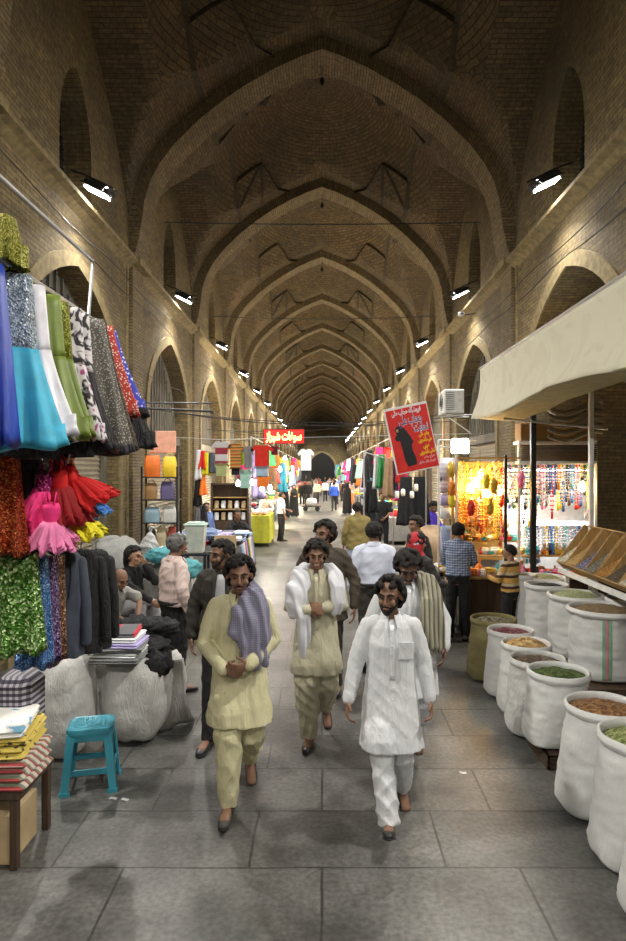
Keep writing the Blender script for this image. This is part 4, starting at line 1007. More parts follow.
for i, (x, y, L) in enumerate(((-1.72, 3.5, .36), (-1.62, 3.85, .34), (-1.52, 4.2, .3), (-1.42, 4.45, .27))):
    garment('skirt', 'black lace-hemmed skirt in the dark row below the bright dresses, %s from the left' % ORD[i], 'skirt', (x, y, 2.80), L, .16, .25, D['lace'], rz=.3, folds_=11, m2=None, seed=i, group='black skirts below the dresses')
low = [(4, 3.62, 436, 545, .10, 'redseq', 'red sequinned garment at the left edge'), (21, 3.8, 434, 545, .09, 'black', 'black garment between the red and blue sequins'), (29, 3.95, 436, 500, .07, 'blueseq', 'blue sequinned garment in the middle row'),
       (39, 4.0, 434, 492, .09, 'silver', 'silver sequinned garment in the middle row'), (52, 4.1, 434, 492, .10, 'purple', 'purple sheer garment behind the tutus'), (66, 4.3, 440, 500, .06, 'orange', 'orange sequinned garment behind the tutus')]
for i, (px, Y, p0, p1, w, mm, lab) in enumerate(low):
    a = P(px, p0, Y); L = (p1 - p0) / F * Y; garment('dress', lab, 'dress', (a.x, a.y, a.z), L, w * .8, w * 1.25, D[mm], rz=.1, folds_=7, seed=i, group='sequinned garments in the middle row')
low = [(14, 3.72, 543, 642, .13, 'greenseq', 'green sequinned dress with pale rings hanging at the left edge'), (35, 3.95, 546, 655, .08, 'blueseq', 'blue sequinned dress beside the green one'), (47, 4.05, 546, 652, .065, 'purple', 'purple sequinned dress under the tutus'), (55, 4.15, 546, 650, .06, 'brownseq', 'bronze sequinned dress under the tutus')]
for i, (px, Y, p0, p1, w, mm, lab) in enumerate(low):
    a = P(px, p0, Y); L = (p1 - p0) / F * Y; garment('dress', lab, 'dress', (a.x, a.y, a.z), L, w, w * 1.3, D[mm], rz=.1, folds_=7, seed=i, group='sequinned dresses in the bottom row')
# suit jackets
for i, (px, Y, w, mm, lab) in enumerate(((66, 4.25, .10, 'navy', 'slate blue suit jacket on a hanger'), (81, 4.4, .13, 'black', 'black suit jacket beside the slate one'), (96, 4.62, .10, 'black', 'black suit jacket nearest the seated man'))):
    a = P(px, 545, Y); t = thing('suit_jacket', lab, 'jacket', a, .5, 'suit jackets')
    b = MB(); b.loft(blend_rings([((0, 0, z), w * k, .07 * k2) for z, k, k2 in ((-.74, 1.15, 1.1), (-.5, 1.05, 1.1), (-.25, 1.0, 1.0), (-.10, 1.0, .9), (-.055, .75, .7), (-.03, .3, .4))])); link('jacket_body', voxel(b, .01, 2, folds(.006, 'drape', i)), D[mm], t, 2)
    for s in (-1, 1):
        b = MB(); b.chain([(V((s * w * .92, 0, -.12)), .04, .05), (V((s * w * 1.15, -.02, -.38)), .042, .048), (V((s * w * 1.2, -.05, -.64)), .036, .042)]); obj('sleeve', b, D[mm], t, 2)
        b = MB(); b.chain([(V((s * .03, -.072, -.06)), .018, .006), (V((s * .045, -.085, -.18)), .026, .006), (V((s * .012, -.088, -.34)), .010, .005)]); obj('lapel', b, D[mm], t, 2)
    b = MB(); b.tube([(-w * .8, 0, -.07), (0, 0, -.03), (w * .8, 0, -.07)], .007); b.tube([(0, 0, -.03), (0, 0, .02), (.02, 0, .035)], .003); obj('hanger', b, M_black, t)
# tutus
def tutu(label, px, py, Y, R_, L, tilt, yaw, mb_, ms, i):
    a = P(px - 6, py, Y); R_ *= 1.25; L *= 1.2; t = thing('tutu', label, 'tutu', a, 0, 'tutus in the hanging cluster'); t.rotation_euler = (yaw, tilt, 0)
    b = MB(); b.lathe((0, 0, 0), [(.042, .10), (.052, .08), (.050, .03), (.046, 0), (.05, -.015)], 16); obj('bodice', b, mb_, t, 2)
    b = MB(); n = 96
    for lay in range(3):
        rr = []
        for k in range(7):
            u = k / 6; r = lerp(.045, R_ * (1 - .07 * lay), u ** .8); z = -L * u * (1 - .12 * lay)
            rr.append([V((r * (1 + .13 * u * math.sin(j * 2 * PI / n * 15 + lay + i) + .05 * u * math.sin(j * 1.7 + lay)) * math.cos(2 * PI * j / n), r * (1 + .13 * u * math.sin(j * 2 * PI / n * 15 + lay + i)) * math.sin(2 * PI * j / n), z - .018 * u * math.sin(j * 2 * PI / n * 11 + i))) for j in range(n)])
        rr += [[V((p.x * .96, p.y * .96, p.z + .01)) for p in rr[-1]], [V((p.x * .9, p.y * .9, p.z + .012)) for p in rr[-3]]]
        b.loft(rr)
    obj('skirt', b, ms, t, 2)
    b = MB()
    for s in (-1, 1): b = MB(); b.tube([(s * .03, -.03, .10), (s * .028, 0, .17), (s * .03, .03, .10)], .005, 6); obj('strap', b, mb_, t, 2)
    return t
TU = [(34, 492, 3.9, .13, .17, .55, .2, 'mag', 'lpink', 'light pink tutu flaring left in the cluster'), (48, 489, 3.8, .14, .18, .30, .25, 'mag', 'pink', 'hot pink tutu with a magenta bodice'), (38, 515, 4.0, .13, .16, .2, .1, 'dred', 'dred', 'dark red tutu, lowest behind the pinks'),
      (66, 486, 3.85, .135, .18, -.05, .25, 'red', 'dred', 'deep red tutu in the middle of the cluster'), (80, 480, 3.95, .135, .17, -.55, .2, 'red', 'red', 'bright red tutu flaring right'), (57, 520, 3.75, .12, .13, .1, .2, 'pink', 'lpink', 'rose pink tutu hanging lowest at front'),
      (78, 515, 4.05, .12, .15, -.35, .1, 'yellow', 'yellow', 'yellow tutu low on the right of the cluster'), (88, 500, 4.15, .10, .12, -.5, 0, 'sky', 'sky', 'sky blue tutu mostly hidden behind the red one')]
for i, (px, py, Y, R_, L, ti, ya_, mb_, ms, lab) in enumerate(TU): tutu(lab, px, py, Y, R_, L, ti, ya_, D[mb_], D[ms], i)
b = MB(); a = P(67, 470, 3.9); b.tube([a, a + V((0, .1, .25)), (-1.74, 4.1, 2.62)], .006); b.tube([a, P(48, 483, 3.85)], .004); b.tube([a, P(80, 474, 3.95)], .004); tag(obj('cord', b, M_white), 'white cord tying up the cluster of tutus', 'cord')

# ---- goods on the ground, left foreground
def stool(label, loc, m, s=1., rz=0.):
    t = thing('plastic_stool', label, 'stool', loc, rz); t.scale = (s,) * 3
    b = MB(); R0 = lambda w, d, z, r=.05: [V((sx * (w - r) + r * math.cos(a), sy * (d - r) + r * math.sin(a), z)) for sx, sy, a0 in ((1, 1, 0), (-1, 1, PI / 2), (-1, -1, PI), (1, -1, 1.5 * PI)) for a in [a0 + k * PI / 8 for k in range(5)]]
    b.loft([R0(.158, .135, .405), R0(.162, .138, .43), R0(.158, .134, .452), R0(.145, .121, .460), R0(.138, .115, .457)]); obj('seat', b, m, t)
    b = MB()
    for i in range(-3, 4): b.box((0, i * .03, .4575), (.22, .008, .006), None, .002); b.box((i * .033, 0, .4575), (.008, .18, .006), None, .002)
    b.lathe((0, 0, .455), [(.03, 0), (.03, .006), (.012, .006), (.012, 0)], 12); obj('grip_pattern', b, m, t)
    for sx in (-1, 1):
        for sy in (-1, 1):
            b = MB(); L0, L1 = V((sx * .138, sy * .114, .42)), V((sx * .178, sy * .155, .0))
            sec = lambda c, k: [c + V((sx * a * k, sy * d * k, 0)) for a, d in ((.016, .016), (-.042, .016), (-.042, .004), (.0, .0), (.004, -.042), (.016, -.042))]
            rr = [sec(lerp(L0, L1, u), 1 - .15 * u) for u in (0, .3, .6, .93)] + [sec(L1 + V((0, 0, .03)), 1.25), sec(L1, 1.3)]
            b.loft(rr); obj('leg', b, m, t, False)
    for z, k in ((.15, .163),):
        b = MB()
        for s in (-1, 1): b.box((0, s * (k - .023), z), (.29, .012, .045), None, .003); b.box((s * k, 0, z), (.012, .25, .045), None, .003)
        obj('brace', b, m, t)
    b = MB()
    for s in (-1, 1): b.box((0, s * .125, .385), (.27, .012, .045), None, .003); b.box((s * .148, 0, .385), (.012, .22, .045), None, .003)
    obj('apron', b, m, t); return t
stool('turquoise blue plastic stool with four splayed legs in the left foreground', (-1.70, 4.72, 0), dye('turquoise_plastic', (.045, .27, .36), rough=.35, bump=0, var=.03), 1.0, .22)
stool('small yellow plastic stool on the floor behind the pink-shirted man', (-1.82, 8.6, 0), dye('yellow_plastic', (.75, .5, .03), rough=.4, bump=0), .95, .3)
bundle('wrapped_bale', 'grey-white plastic bale directly left of the turquoise stool', 'bale', (-2.10, 5.25, 0), (.22, .26, .40), D['plast'], 1, .08)
bundle('wrapped_bale', 'wide white plastic bale directly behind the turquoise stool', 'bale', (-1.62, 5.62, 0), (.28, .34, .36), D['plast'], 2, .08)
bundle('wrapped_bale', 'low white plastic bale, rightmost, spreading beside the aisle', 'bale', (-1.50, 6.05, 0), (.20, .22, .30), D['plast'], 3, .12)
b = MB(); b.sheet(lambda u, v: V((-1.62 + u * .34 + v * .10 + .02 * math.sin(9 * u + 4 * v), 5.55 + u * .32 + .03 * math.sin(7 * v), .60 - v * .585 - .0 * u + .01 * math.sin(12 * u))), 14, 12, .006); tag(obj('plastic_sheet', b, D['plast'], None, 2), 'white plastic sheet hanging over the right side of the bales to the floor', 'sheet')
rr = random.Random(5)
for i, (x, y, z, w, mm, lab) in enumerate(((-1.70, 5.36, .735, .42, 'grey', 'grey folded shirt, lowest of the stack on the bale'), (-1.70, 5.38, .775, .40, 'white', 'white folded shirt low in the stack on the bale'), (-1.69, 5.37, .815, .40, 'grey', 'grey folded shirt in the middle of the stack on the bale'), (-1.68, 5.38, .855, .38, 'lilac', 'pale lilac folded shirt in the stack on the bale'), (-1.70, 5.40, .895, .36, 'white', 'white folded shirt near the top of the stack on the bale'), (-1.72, 5.42, .935, .34, 'dredline', 'dark shirt with red collar on top of the stack'))):
    m_ = D.get(mm) or dye('grey_with_red', (.12, .12, .13), kind='stripes', col2=(.12, .12, .13), col3=(.5, .03, .05), scale=5, axis=0)
    pile('folded_shirt', lab, 'shirt', (x, y, z), (w, .34, .04), m_, .1 * math.sin(i * 4), 'folded shirts on the bale', 2)
for i, (x, y, z, r) in enumerate(((-1.58, 5.72, .73, (.22, .20, .11)), (-1.70, 5.92, .82, (.24, .2, .13)), (-1.45, 5.60, .62, (.13, .18, .13)), (-1.86, 5.75, .80, (.18, .2, .10)), (-1.52, 5.95, .88, (.17, .17, .09)))):
    bundle('crumpled_garment', 'crumpled black garment heaped on the bales, %s' % ('front right', 'rear centre', 'drooping at the right edge', 'left rear', 'topmost')[i], 'clothes', (x, y, z - .12), r, D['black'], i + 10, .32, 2.2, 2.6, 'black clothes heap')
b = MB(); b.box((0, 0, .5), (.24, .30, .42), None, .05); o = obj('checked_bag', b, D['check']); o.location = (-1.98, 4.2, .28); tag(o, 'grey and white checked woven bag at the left edge', 'bag')
# table with quilts at the left edge
t = thing('low_table', 'low wooden table at the left edge holding folded printed cloths', 'table', (-2.02, 3.92, 0))
b = MB(); b.box((0, 0, .43), (.56, .5, .04), None, .008); obj('table_top', b, D['dwood'], t)
for sx in (-1, 1):
    for sy in (-1, 1): b = MB(); b.box((sx * .24, sy * .21, .205), (.045, .045, .41), None, .004); obj('leg', b, D['dwood'], t)
for i, (w, h, z, mm, lab) in enumerate(((.56, .10, .452, 'stripe', 'red and grey striped quilt, lowest on the low table'), (.55, .07, .555, 'stripe', 'second striped quilt on the low table'), (.50, .075, .63, 'yfl', 'yellow printed folded cloth with black marks'), (.50, .04, .71, 'yfl', 'thin yellow printed cloth above the other yellow one'), (.46, .055, .755, 'wfl', 'white floral folded cloth on top of the quilts'))):
    pile('folded_cloth', lab, 'cloth', (-1.99, 3.88, z), (w, .44, h), D[mm], .05 * i, 'cloths on the low table', 2)
b = MB(); b.box((0, 0, .15), (.34, .34, .29), None, .006); o = obj('cardboard_box', b, D['card']); o.location = (-1.98, 3.90, .0); tag(o, 'cardboard box under the low table', 'box')

# ---- behind the seated pair
bundle('tarp_covered_heap', 'heap covered with grey tarpaulin behind the seated man', 'heap', (-3.16, 9.75, 0), (.44, .50, .66), D['tarp'], 5, .10, 2.6, 1.6)
bundle('tarp_covered_heap', 'low heap of grey plastic-wrapped goods behind the woman', 'heap', (-2.32, 9.65, 0), (.35, .42, .48), D['tarp'], 6, .12, 2.8, 1.8)
b = MB(); b.chain([((0, 0, 0), .13, .12), ((0, 0, .12), .15, .13), ((.01, 0, .24), .09, .08), ((.02, 0, .34), .02, .02), ((.03, 0, .40), .035, .02)], 18); o = link('plastic_bag', voxel(b, .01, 1, folds(.008, 'crush', 3.)), dye('clear_grey_plastic', (.42, .42, .42), rough=.3, fold=.4), None, 2); o.location = (-2.62, 9.7, 1.06); tag(o, 'knotted translucent plastic bag on the tarpaulin heap', 'bag')
for i, (x, y, z, r, mm, lab) in enumerate(((-2.35, 9.45, .95, (.24, .2, .12), 'teal', 'teal cloth heaped behind the grey-haired man'), (-1.98, 9.5, .72, (.18, .22, .14), 'teal', 'teal cloth lying low right of the grey-haired man'), (-2.15, 9.15, .78, (.16, .2, .12), 'pblue', 'powder blue cloth on the grey heap'), (-2.35, 10.5, .78, (.2, .2, .12), 'plast', 'white plastic-wrapped packet on the goods table'), (-2.7, 10.5, .78, (.2, .2, .14), 'white', 'white folded sheet on the goods table'))):
    bundle('cloth_heap', lab, 'cloth', (x, y, z), r, D[mm], i + 20, .3, 2.2, 2.5)
def table(label, x, y, w, d, h, m, cloth=None, cat='table', name='market_table', rz=0):
    t = thing(name, label, cat, (x, y, 0), rz)
    b = MB(); b.box((0, 0, h - .02), (w, d, .035), None, .004); obj('table_top', b, m, t)
    for sx in (-1, 1):
        for sy in (-1, 1): b = MB(); b.box((sx * (w / 2 - .04), sy * (d / 2 - .04), (h - .04) / 2), (.04, .04, h - .04)); obj('leg', b, m, t)
    if cloth:
        b = MB(); n = 64
        def ring(k, z, am): return [V(((w / 2 + .012 + k) * max(-1, min(1, 1.4 * math.cos(a))) + am * math.sin(9 * a), (d / 2 + .012 + k) * max(-1, min(1, 1.4 * math.sin(a))) + am * math.cos(8 * a), z)) for a in [2 * PI * j / n for j in range(n)]]
        b.loft([ring(-.02, h + .008, 0), ring(0, h + .004, 0), ring(.005, h * .7, .008), ring(.01, h * .4, .014), ring(.015, .12, .02)], cap=True); obj('table_cloth', b, cloth, t)
    return t
table('goods table with packets beyond the grey-haired man', -2.68, 10.75, 1.0, .9, .76, D['dwood'], D['plast'])
for i in range(14):
    cl = ['white', 'plast', 'card', 'red', 'lilac', 'white', 'teal'][i % 7]
    pile('folded_packet', '%s packet among the goods on the table beyond the grey-haired man' % {'white': 'white', 'plast': 'off-white', 'card': 'tan', 'red': 'red', 'lilac': 'lilac', 'teal': 'teal'}[cl], 'packet', (-3.08 + (i % 5) * .2, 10.75 + (i // 5) * .16, .775 + (.0)), (.17, .2, rr.uniform(.05, .12)), D[cl], rr.uniform(-.3, .3), 'packets on the goods table, ' + cl, 2)
bundle('tarp_covered_heap', 'grey plastic-covered heap on the aisle side behind the dark-jacketed man', 'heap', (-1.62, 9.5, 0), (.20, .34, .36), D['tarp'], 9, .15, 2.4, 2.)
# bin
t = thing('plastic_bin', 'tall off-white plastic bin with a pale green lid', 'bin', P(196, 552, 10.2) + V((0, 0, 0)))
b = MB(); b.loft([[V((sx * w + 0, sy * w * .8, z)) for sx, sy in ((-1, -1), (1, -1), (1, 1), (-1, 1))] for w, z in ((.12, 0), (.155, .42))]); obj('bin_body', b, dye('offwhite_plastic', (.60, .62, .55), rough=.4, bump=0), t, False)
b = MB(); b.box((0, 0, .44), (.345, .29, .04), None, .012); b.box((0, 0, .47), (.26, .2, .025), None, .01); obj('bin_lid', b, dye('pale_green_plastic', (.45, .58, .52), rough=.4, bump=0), t)
zb = t.location.z
table('small stand that carries the plastic bin', t.location.x, 10.2 + .9 - .9, .42, .4, zb - .003, M_black, None)
bundle('flower_bunch', 'bunch of small yellow-green flowers beside the woman', 'flowers', P(142, 645, 6.9), (.085, .08, .09), dye('yellow_flowers', (.60, .62, .10), kind='grain', col2=(.25, .35, .05), scale=60, bump=.8), 4, .35, 2., 5.)
t = thing('flower_bucket', 'grey bucket that holds the yellow flowers', 'bucket', (P(142, 645, 6.9).x, 6.9, 0)); b = MB(); b.lathe((0, 0, 0), [(.09, 0), (.11, .40), (.118, .41), (.105, .41), (.085, .02)], 20); obj('bucket_body', b, M_steel, t, 2); b = MB(); b.tube([(.12 * math.cos(a), 0, .40 - .1 * math.sin(a)) for a in [PI * k / 10 for k in range(11)]], .004); obj('handle', b, M_black, t)
for i, (x, y, rz_, lab) in enumerate(((-2.60, 7.6, .9, 'low black metal chair under the balding man'), (-2.62, 8.5, 1.0, 'black tube-framed chair under the woman'))):
    t = thing('metal_chair', lab, 'chair', (x, y, 0), rz_)
    b = MB(); b.box((0, .02, .36), (.38, .36, .035), None, .012); obj('seat', b, M_black, t)
    for sx in (-1, 1):
        b = MB(); b.tube([(sx * .19, -.17, 0), (sx * .19, -.17, .36)], .012); obj('leg', b, M_steel, t)
        b = MB(); b.tube([(sx * .19, .22, 0), (sx * .19, .20, .36), (sx * .19, .24, .62)], .012); obj('leg', b, M_steel, t)
    b = MB(); b.box((0, .245, .58), (.38, .03, .14), RX(-.1), .012); obj('backrest', b, M_black, t)

# ---- rack of bags by the first left pier
sh = thing('display_rack', 'tall black metal rack stocked with bags beside the first left pier', 'rack', (-3.02, 12.05, 0))
for sx in (-1, 1):
    for sy in (-1, 1): b = MB(); b.box((sx * .33, sy * .16, 1.2), (.03, .03, 2.4)); obj('upright', b, M_black, sh)
RZS = [.9, 1.35, 1.78, 2.2]
for z in RZS: b = MB(); b.box((0, 0, z), (.69, .36, .02)); obj('shelf', b, M_black, sh)
def bag(label, x, z, w, h, m, y=12.02, handle=True, cat='bag', name='handbag'):
    t = thing(name, label, cat, (x, y, z)); b = MB(); b.loft(blend_rings([((0, 0, 0), w * .48, .08), ((0, 0, h * .5), w * .5, .085), ((0, 0, h * .9), w * .44, .06), ((0, 0, h), w * .40, .03)], 20, 4)); obj('bag_body', b, m, t)
    if handle: b = MB(); b.tube([(w * .25 * math.cos(a), 0, h - .01 + .07 * math.sin(a)) for a in [PI * k / 8 for k in range(9)]], .008, 6); obj('handle', b, m, t)
    return t
bag('orange handbag on top of the display rack', -3.18, 2.21, .30, .40, dye('orange_leather', (.75, .17, .02), rough=.5)); bag('yellow bag on top of the display rack', -2.86, 2.21, .26, .38, dye('yellow_leather', (.8, .55, .03), rough=.5))
for i, (x, z, w, h, c, lab) in enumerate(((-3.2, 1.79, .24, .30, (.28, .16, .06), 'brown bag on the upper rack shelf'), (-2.9, 1.79, .26, .33, (.12, .10, .22), 'dark violet patterned bag on the upper rack shelf'), (-3.18, 1.36, .30, .28, (.22, .33, .40), 'blue-grey box bag on the middle rack shelf'), (-2.86, 1.36, .24, .30, (.55, .55, .52), 'white and yellow box bag on the middle rack shelf'), (-3.22, .91, .2, .32, (.02, .02, .02), 'black bag on the lower rack shelf'), (-3.0, .91, .2, .34, (.45, .38, .25), 'tan bag on the lower rack shelf'), (-2.8, .91, .18, .36, (.35, .05, .03), 'red-brown bag on the lower rack shelf'))):
    bag(lab, x, z, w, h, dye('bag_leather_%s' % 'abcdefg'[i], c, rough=.45))
b = MB(); b.box((0, 0, .21), (.5, .03, .42), None, .01); o = obj('pink_board', b, dye('pink_card', (.7, .35, .25))); o.location = (-3.02, 12.15, 2.36 + .3); tag(o, 'pale pink card panel standing above the bags', 'panel')

# ---- left clothes stall (beyond the pier)
t = table('long table heaped with folded clothes in the left mid distance', -2.35, 13.55, 1.5, 2.3, .86, D['dwood'], D['grey'])
cols = ['pblue', 'lilac', 'white', 'grey', 'red', 'navy', 'pblue', 'white', 'lilac', 'black']
nm = {'pblue': 'powder blue', 'lilac': 'lilac', 'white': 'white', 'grey': 'grey', 'red': 'red', 'navy': 'slate blue', 'black': 'black', 'yellow': 'yellow', 'vest': 'green', 'brownt': 'tan', 'mint': 'mint', 'orst': 'orange striped', 'maroonw': 'maroon striped', 'turq': 'turquoise', 'pink': 'pink', 'lime': 'lime', 'purple': 'purple', 'orange': 'orange', 'blue': 'royal blue', 'dred': 'dark red', 'brown': 'brown', 'card': 'tan'}
for i in range(46):
    c_ = cols[(i * 7 + i // 3) % 10]; lx, ly, lv = i % 5, (i // 5) % 5, i // 25
    pile('folded_garment', '%s folded garment on the long clothes table' % nm[c_], 'clothes', (-2.98 + lx * .31 + rr.uniform(-.02, .02), 12.65 + ly * .44 + rr.uniform(-.03, .03), .872 + lv * .075), (.28, .42, .07), D[c_], rr.uniform(-.2, .2), nm[c_] + ' folded garments on the long table', 2)
for i, c_ in enumerate(['pblue', 'white', 'red', 'pblue', 'navy', 'yellow', 'white', 'lilac', 'grey']):
    y = 12.5 + i * .22; b = MB(); ph = i * 1.7
    b.sheet(lambda u, v: V((-1.58 + .03 * math.sin(14 * u + ph) * (v + .2) + .05 * v, y + u * .30 + .02 * math.sin(5 * v + ph), .87 - v * (.62 + .05 * math.sin(ph)))), 10, 8, .012)
    tag(obj('hanging_garment', b, D[c_], None, 2), '%s garment hanging down the aisle side of the long clothes table' % nm[c_], 'clothes', nm[c_] + ' garments down the side of the long table')
for i, c_ in enumerate(['lilac', 'white', 'pblue', 'lilac']):
    bundle('crumpled_garment', '%s cloth bundled at the near end of the long clothes table' % nm[c_], 'clothes', (-2.9 + i * .33, 12.55, .872 if i != 2 else 1.0), (.2, .2, .10), D[c_], i + 30, .3, 2.2, 2.5, nm[c_] + ' bundles on the long table')
b = MB(); b.box((0, 0, .30), (.42, .04, .60), None, .004); o = obj('cardboard_sheet', b, D['card']); o.location = (-1.86, 12.30, .78 - .3); o.rotation_euler.x = 0; tag(o, 'flat tan cardboard standing at the end of the clothes table', 'cardboard')
# shirts pegged on a line
b = MB(); b.tube([(-3.6, 15.0, 3.12), (-2.4, 15, 3.06), (3.5, 15, 3.2)], .008); tag(obj('clothes_line', b, M_steel), 'steel line that carries the small hanging shirts', 'line')
for i, (x0, x1, p0, p1, mm, Y, lab) in enumerate(((213, 230, 441, 463, 'maroonw', 15, 'maroon and white striped shirt on the line'), (214, 229, 463, 476, 'lime2', 15.1, 'pale green garment under the maroon striped shirt'), (228, 243, 443, 468, 'orst', 15, 'orange and green striped shirt on the line'), (230, 241, 467, 475, 'black', 15.1, 'black shorts under the orange striped shirt'), (239, 247, 449, 465, 'lime', 15.1, 'lime green shirt behind the orange one'), (243, 253, 446, 468, 'grey', 15, 'grey shirt on the line'), (238, 252, 469, 488, 'mint', 15.2, 'mint and white shirt hanging lower'), (252, 272, 445, 466, 'red2', 15, 'red shirt, brightest on the line'), (254, 270, 465, 477, 'pblue2', 15.1, 'light blue shirt under the red one'), (255, 271, 476, 487, 'orange2', 15.1, 'orange shirt lowest under the blue one'), (270, 279, 446, 455, 'maroon2', 15.2, 'small maroon top at the right end of the line'))):
    c_ = D.get(mm) or dye('dye_' + mm, {'lime2': (.38, .46, .2), 'red2': (.62, .02, .01), 'pblue2': (.35, .5, .62), 'orange2': (.85, .2, .02), 'maroon2': (.12, .01, .02)}[mm])
    a = P((x0 + x1) / 2, p0, Y); tee(lab, a, (x1 - x0) / F * Y * 1.15, (p1 - p0) / F * Y, c_, group='shirts on the line')
for i, (px, py, h, mm, lab) in enumerate(((199, 447, 30, 'white', 'white garment at the top of the vertical clothes string'), (203, 448, 18, 'red2', 'red garment high on the vertical clothes string'), (207, 450, 22, 'yellow', 'yellow garment high on the vertical clothes string'), (211, 450, 20, 'navy', 'dark striped garment on the vertical clothes string'), (198, 475, 28, 'black', 'black garment midway down the vertical clothes string'), (203, 472, 20, 'orange2', 'amber garment midway down the vertical clothes string'), (198, 500, 26, 'grey', 'grey garment low on the vertical clothes string'), (204, 503, 24, 'black', 'dark garment low on the vertical clothes string'))):
    c_ = D.get(mm) or MATS['dye_' + mm]; a = P(px, py, 13.3); garment('hanging_garment', lab, 'clothes', a, h / F * 13.3, .05, .10, c_, folds_=5, hanger=False, group='garments on the vertical string', seed=i)
b = MB(); a = P(201, 440, 13.4); b.tube([a, V((a.x, a.y, 0.9))], .01); tag(obj('hanging_pole', b, M_steel), 'thin pole behind the vertical string of clothes', 'pole')
# wooden glass cabinet
t = thing('glass_cabinet', 'dark wooden glass-fronted cabinet beyond the clothes stall', 'cabinet', (-2.45, 17.2, 0))
b = MB(); b.box((0, .2, 1.0), (1.0, .04, 2.0)); b.box((-.48, 0, 1.0), (.05, .4, 2.0)); b.box((.48, 0, 1.0), (.05, .4, 2.0)); b.box((0, 0, 1.98), (1.0, .4, .05)); b.box((0, 0, .5), (1.0, .4, 1.0)); obj('cabinet_body', b, D['dwood'], t, False)
for z in (1.3, 1.62): b = MB(); b.box((0, 0, z), (.9, .36, .02)); obj('shelf', b, D['wood'], t, False)
for i in range(10): bag('small brown ware on the glass cabinet shelves', -2.82 + (i % 5) * .18, 1.02 if i < 5 else 1.33, .12, .2, D['card'] if i % 2 else D['white'], 17.15, False, 'ware', 'ware')['group'] = 'wares in the glass cabinet'
t = table('table under a yellow-green cloth with goods on it', -2.05, 20.6, .85, 1.9, .95, D['dwood'], dye('chartreuse_cloth', (.40, .40, .03)))
for i in range(12): bundle('goods_packet', 'pale pink packet on the yellow-green table', 'packet', (-2.35 + (i % 3) * .28, 19.95 + (i // 3) * .4, .96), (.12, .15, .07), dye('pink_packet', (.60, .38, .30)), i, .2, 2.5, 2., 'pink packets on the yellow-green table')

# ---- neon shop sign
t = thing('neon_sign', 'glowing red shop sign with Persian lettering hung over the aisle', 'sign', P(284, 436.5, 17.0), 0)
b = MB(); b.box((0, 0, 0), (1.06, .08, .37), None, .01); obj('sign_board', b, mat('sign_red_lit', (.55, .01, .008), emit=.9), t)
b = MB()
for s in (-1, 1): b.box((0, 0, s * .19), (1.1, .1, .02)); b.box((s * .54, 0, 0), (.02, .1, .38))
obj('sign_frame', b, M_black, t)
text('lettering', 'سوغات شیراز', .30, mat('neon_letter', (1.0, .42, .10), emit=5), t, (0, -.05, 0), depth=.01, bold=.010, width=.94)
b = MB(); b.tube([(-.45, 0, .19), (-.5, 0, 1.2)], .006); b.tube([(.45, 0, .19), (.5, 0, 1.2)], .006); obj('hanging_wire', b, M_black, t)

# ---- red poster
t = thing('hanging_poster', 'tilted red poster with a black-robed figure and Persian writing', 'poster', P(411.5, 438, 9.0), 0); t.rotation_euler = (0, -.21, .0)
b = MB(); b.box((0, 0, 0), (.62, .012, .94)); obj('poster_border', b, M_white, t)
red_p = mat('poster_red', (.62, .015, .01), .6); b = MB(); b.box((.005, -.008, -.01), (.585, .006, .89)); obj('poster_sheet', b, red_p, t)
b = MB(); sil = [(-.20, .19), (-.17, .235), (-.12, .25), (-.06, .225), (-.02, .17), (.03, .07), (.07, -.03), (.03, -.06), (.025, -.15), (.055, -.27), (.05, -.37), (-.10, -.385), (-.13, -.30), (-.14, -.10), (-.15, .02), (-.21, .03), (-.225, .08), (-.185, .12)]
sil = [(x_ * .85 - .04, z_ * .93 - .03) for x_, z_ in sil]; b.prism(sil, -.016, -.0115); obj('robed_figure', b, M_black, t, False)
b = MB(); b.prism([(x_ * .85 - .04, z_ * .93 - .03) for x_, z_ in [(-.19, .165), (-.165, .21), (-.14, .20), (-.15, .155)]], -.018, -.0165); obj('figure_face', b, skin('light'), t, False)
yl = mat('poster_yellow', (.9, .7, .02), .6); wl = mat('poster_white', (.8, .78, .85), .6)
text('lettering', 'فروشگاه حجاب ملی', .10, wl, t, (.0, -.012, .385), depth=.002, bold=.003, width=.42)
for k, m_ in ((.009, wl), (.001, mat('poster_violet', (.10, .05, .20), .6))):
    text('lettering', 'حجاب ملی', .20, m_, t, (.03, -.012 - (.009 - k) * .4, .265), depth=.002, bold=k, width=.34)
    text('lettering', 'نجابت', .15, m_, t, (.16, -.012 - (.009 - k) * .4, .125), depth=.002, bold=k, width=.22)
for s_, z, w in (('چادر ملی', .03, .15), ('ملی دانشجویی', -.055, .19), ('عربی', -.14, .09), ('لبنانی دانشجویی', -.225, .22)): text('lettering', s_, .085, yl, t, (.18, -.013, z), depth=.002, bold=.002, width=w)
text('lettering', 'انواع چادر', .04, wl, t, (.19, -.013, -.30), depth=.002, width=.15); text('lettering', 'شیراز بازار وکیل', .045, wl, t, (.15, -.013, -.36), depth=.002, width=.24)
b = MB(); b.tube([(-.28, 0, .47), (-.30, 0, 1.2)], .0025); obj('hanging_wire', b, M_black, t); b = MB(); b.tube([(.28, 0, .47), (.3, 0, 1.2)], .0025); obj('hanging_wire', b, M_black, t)

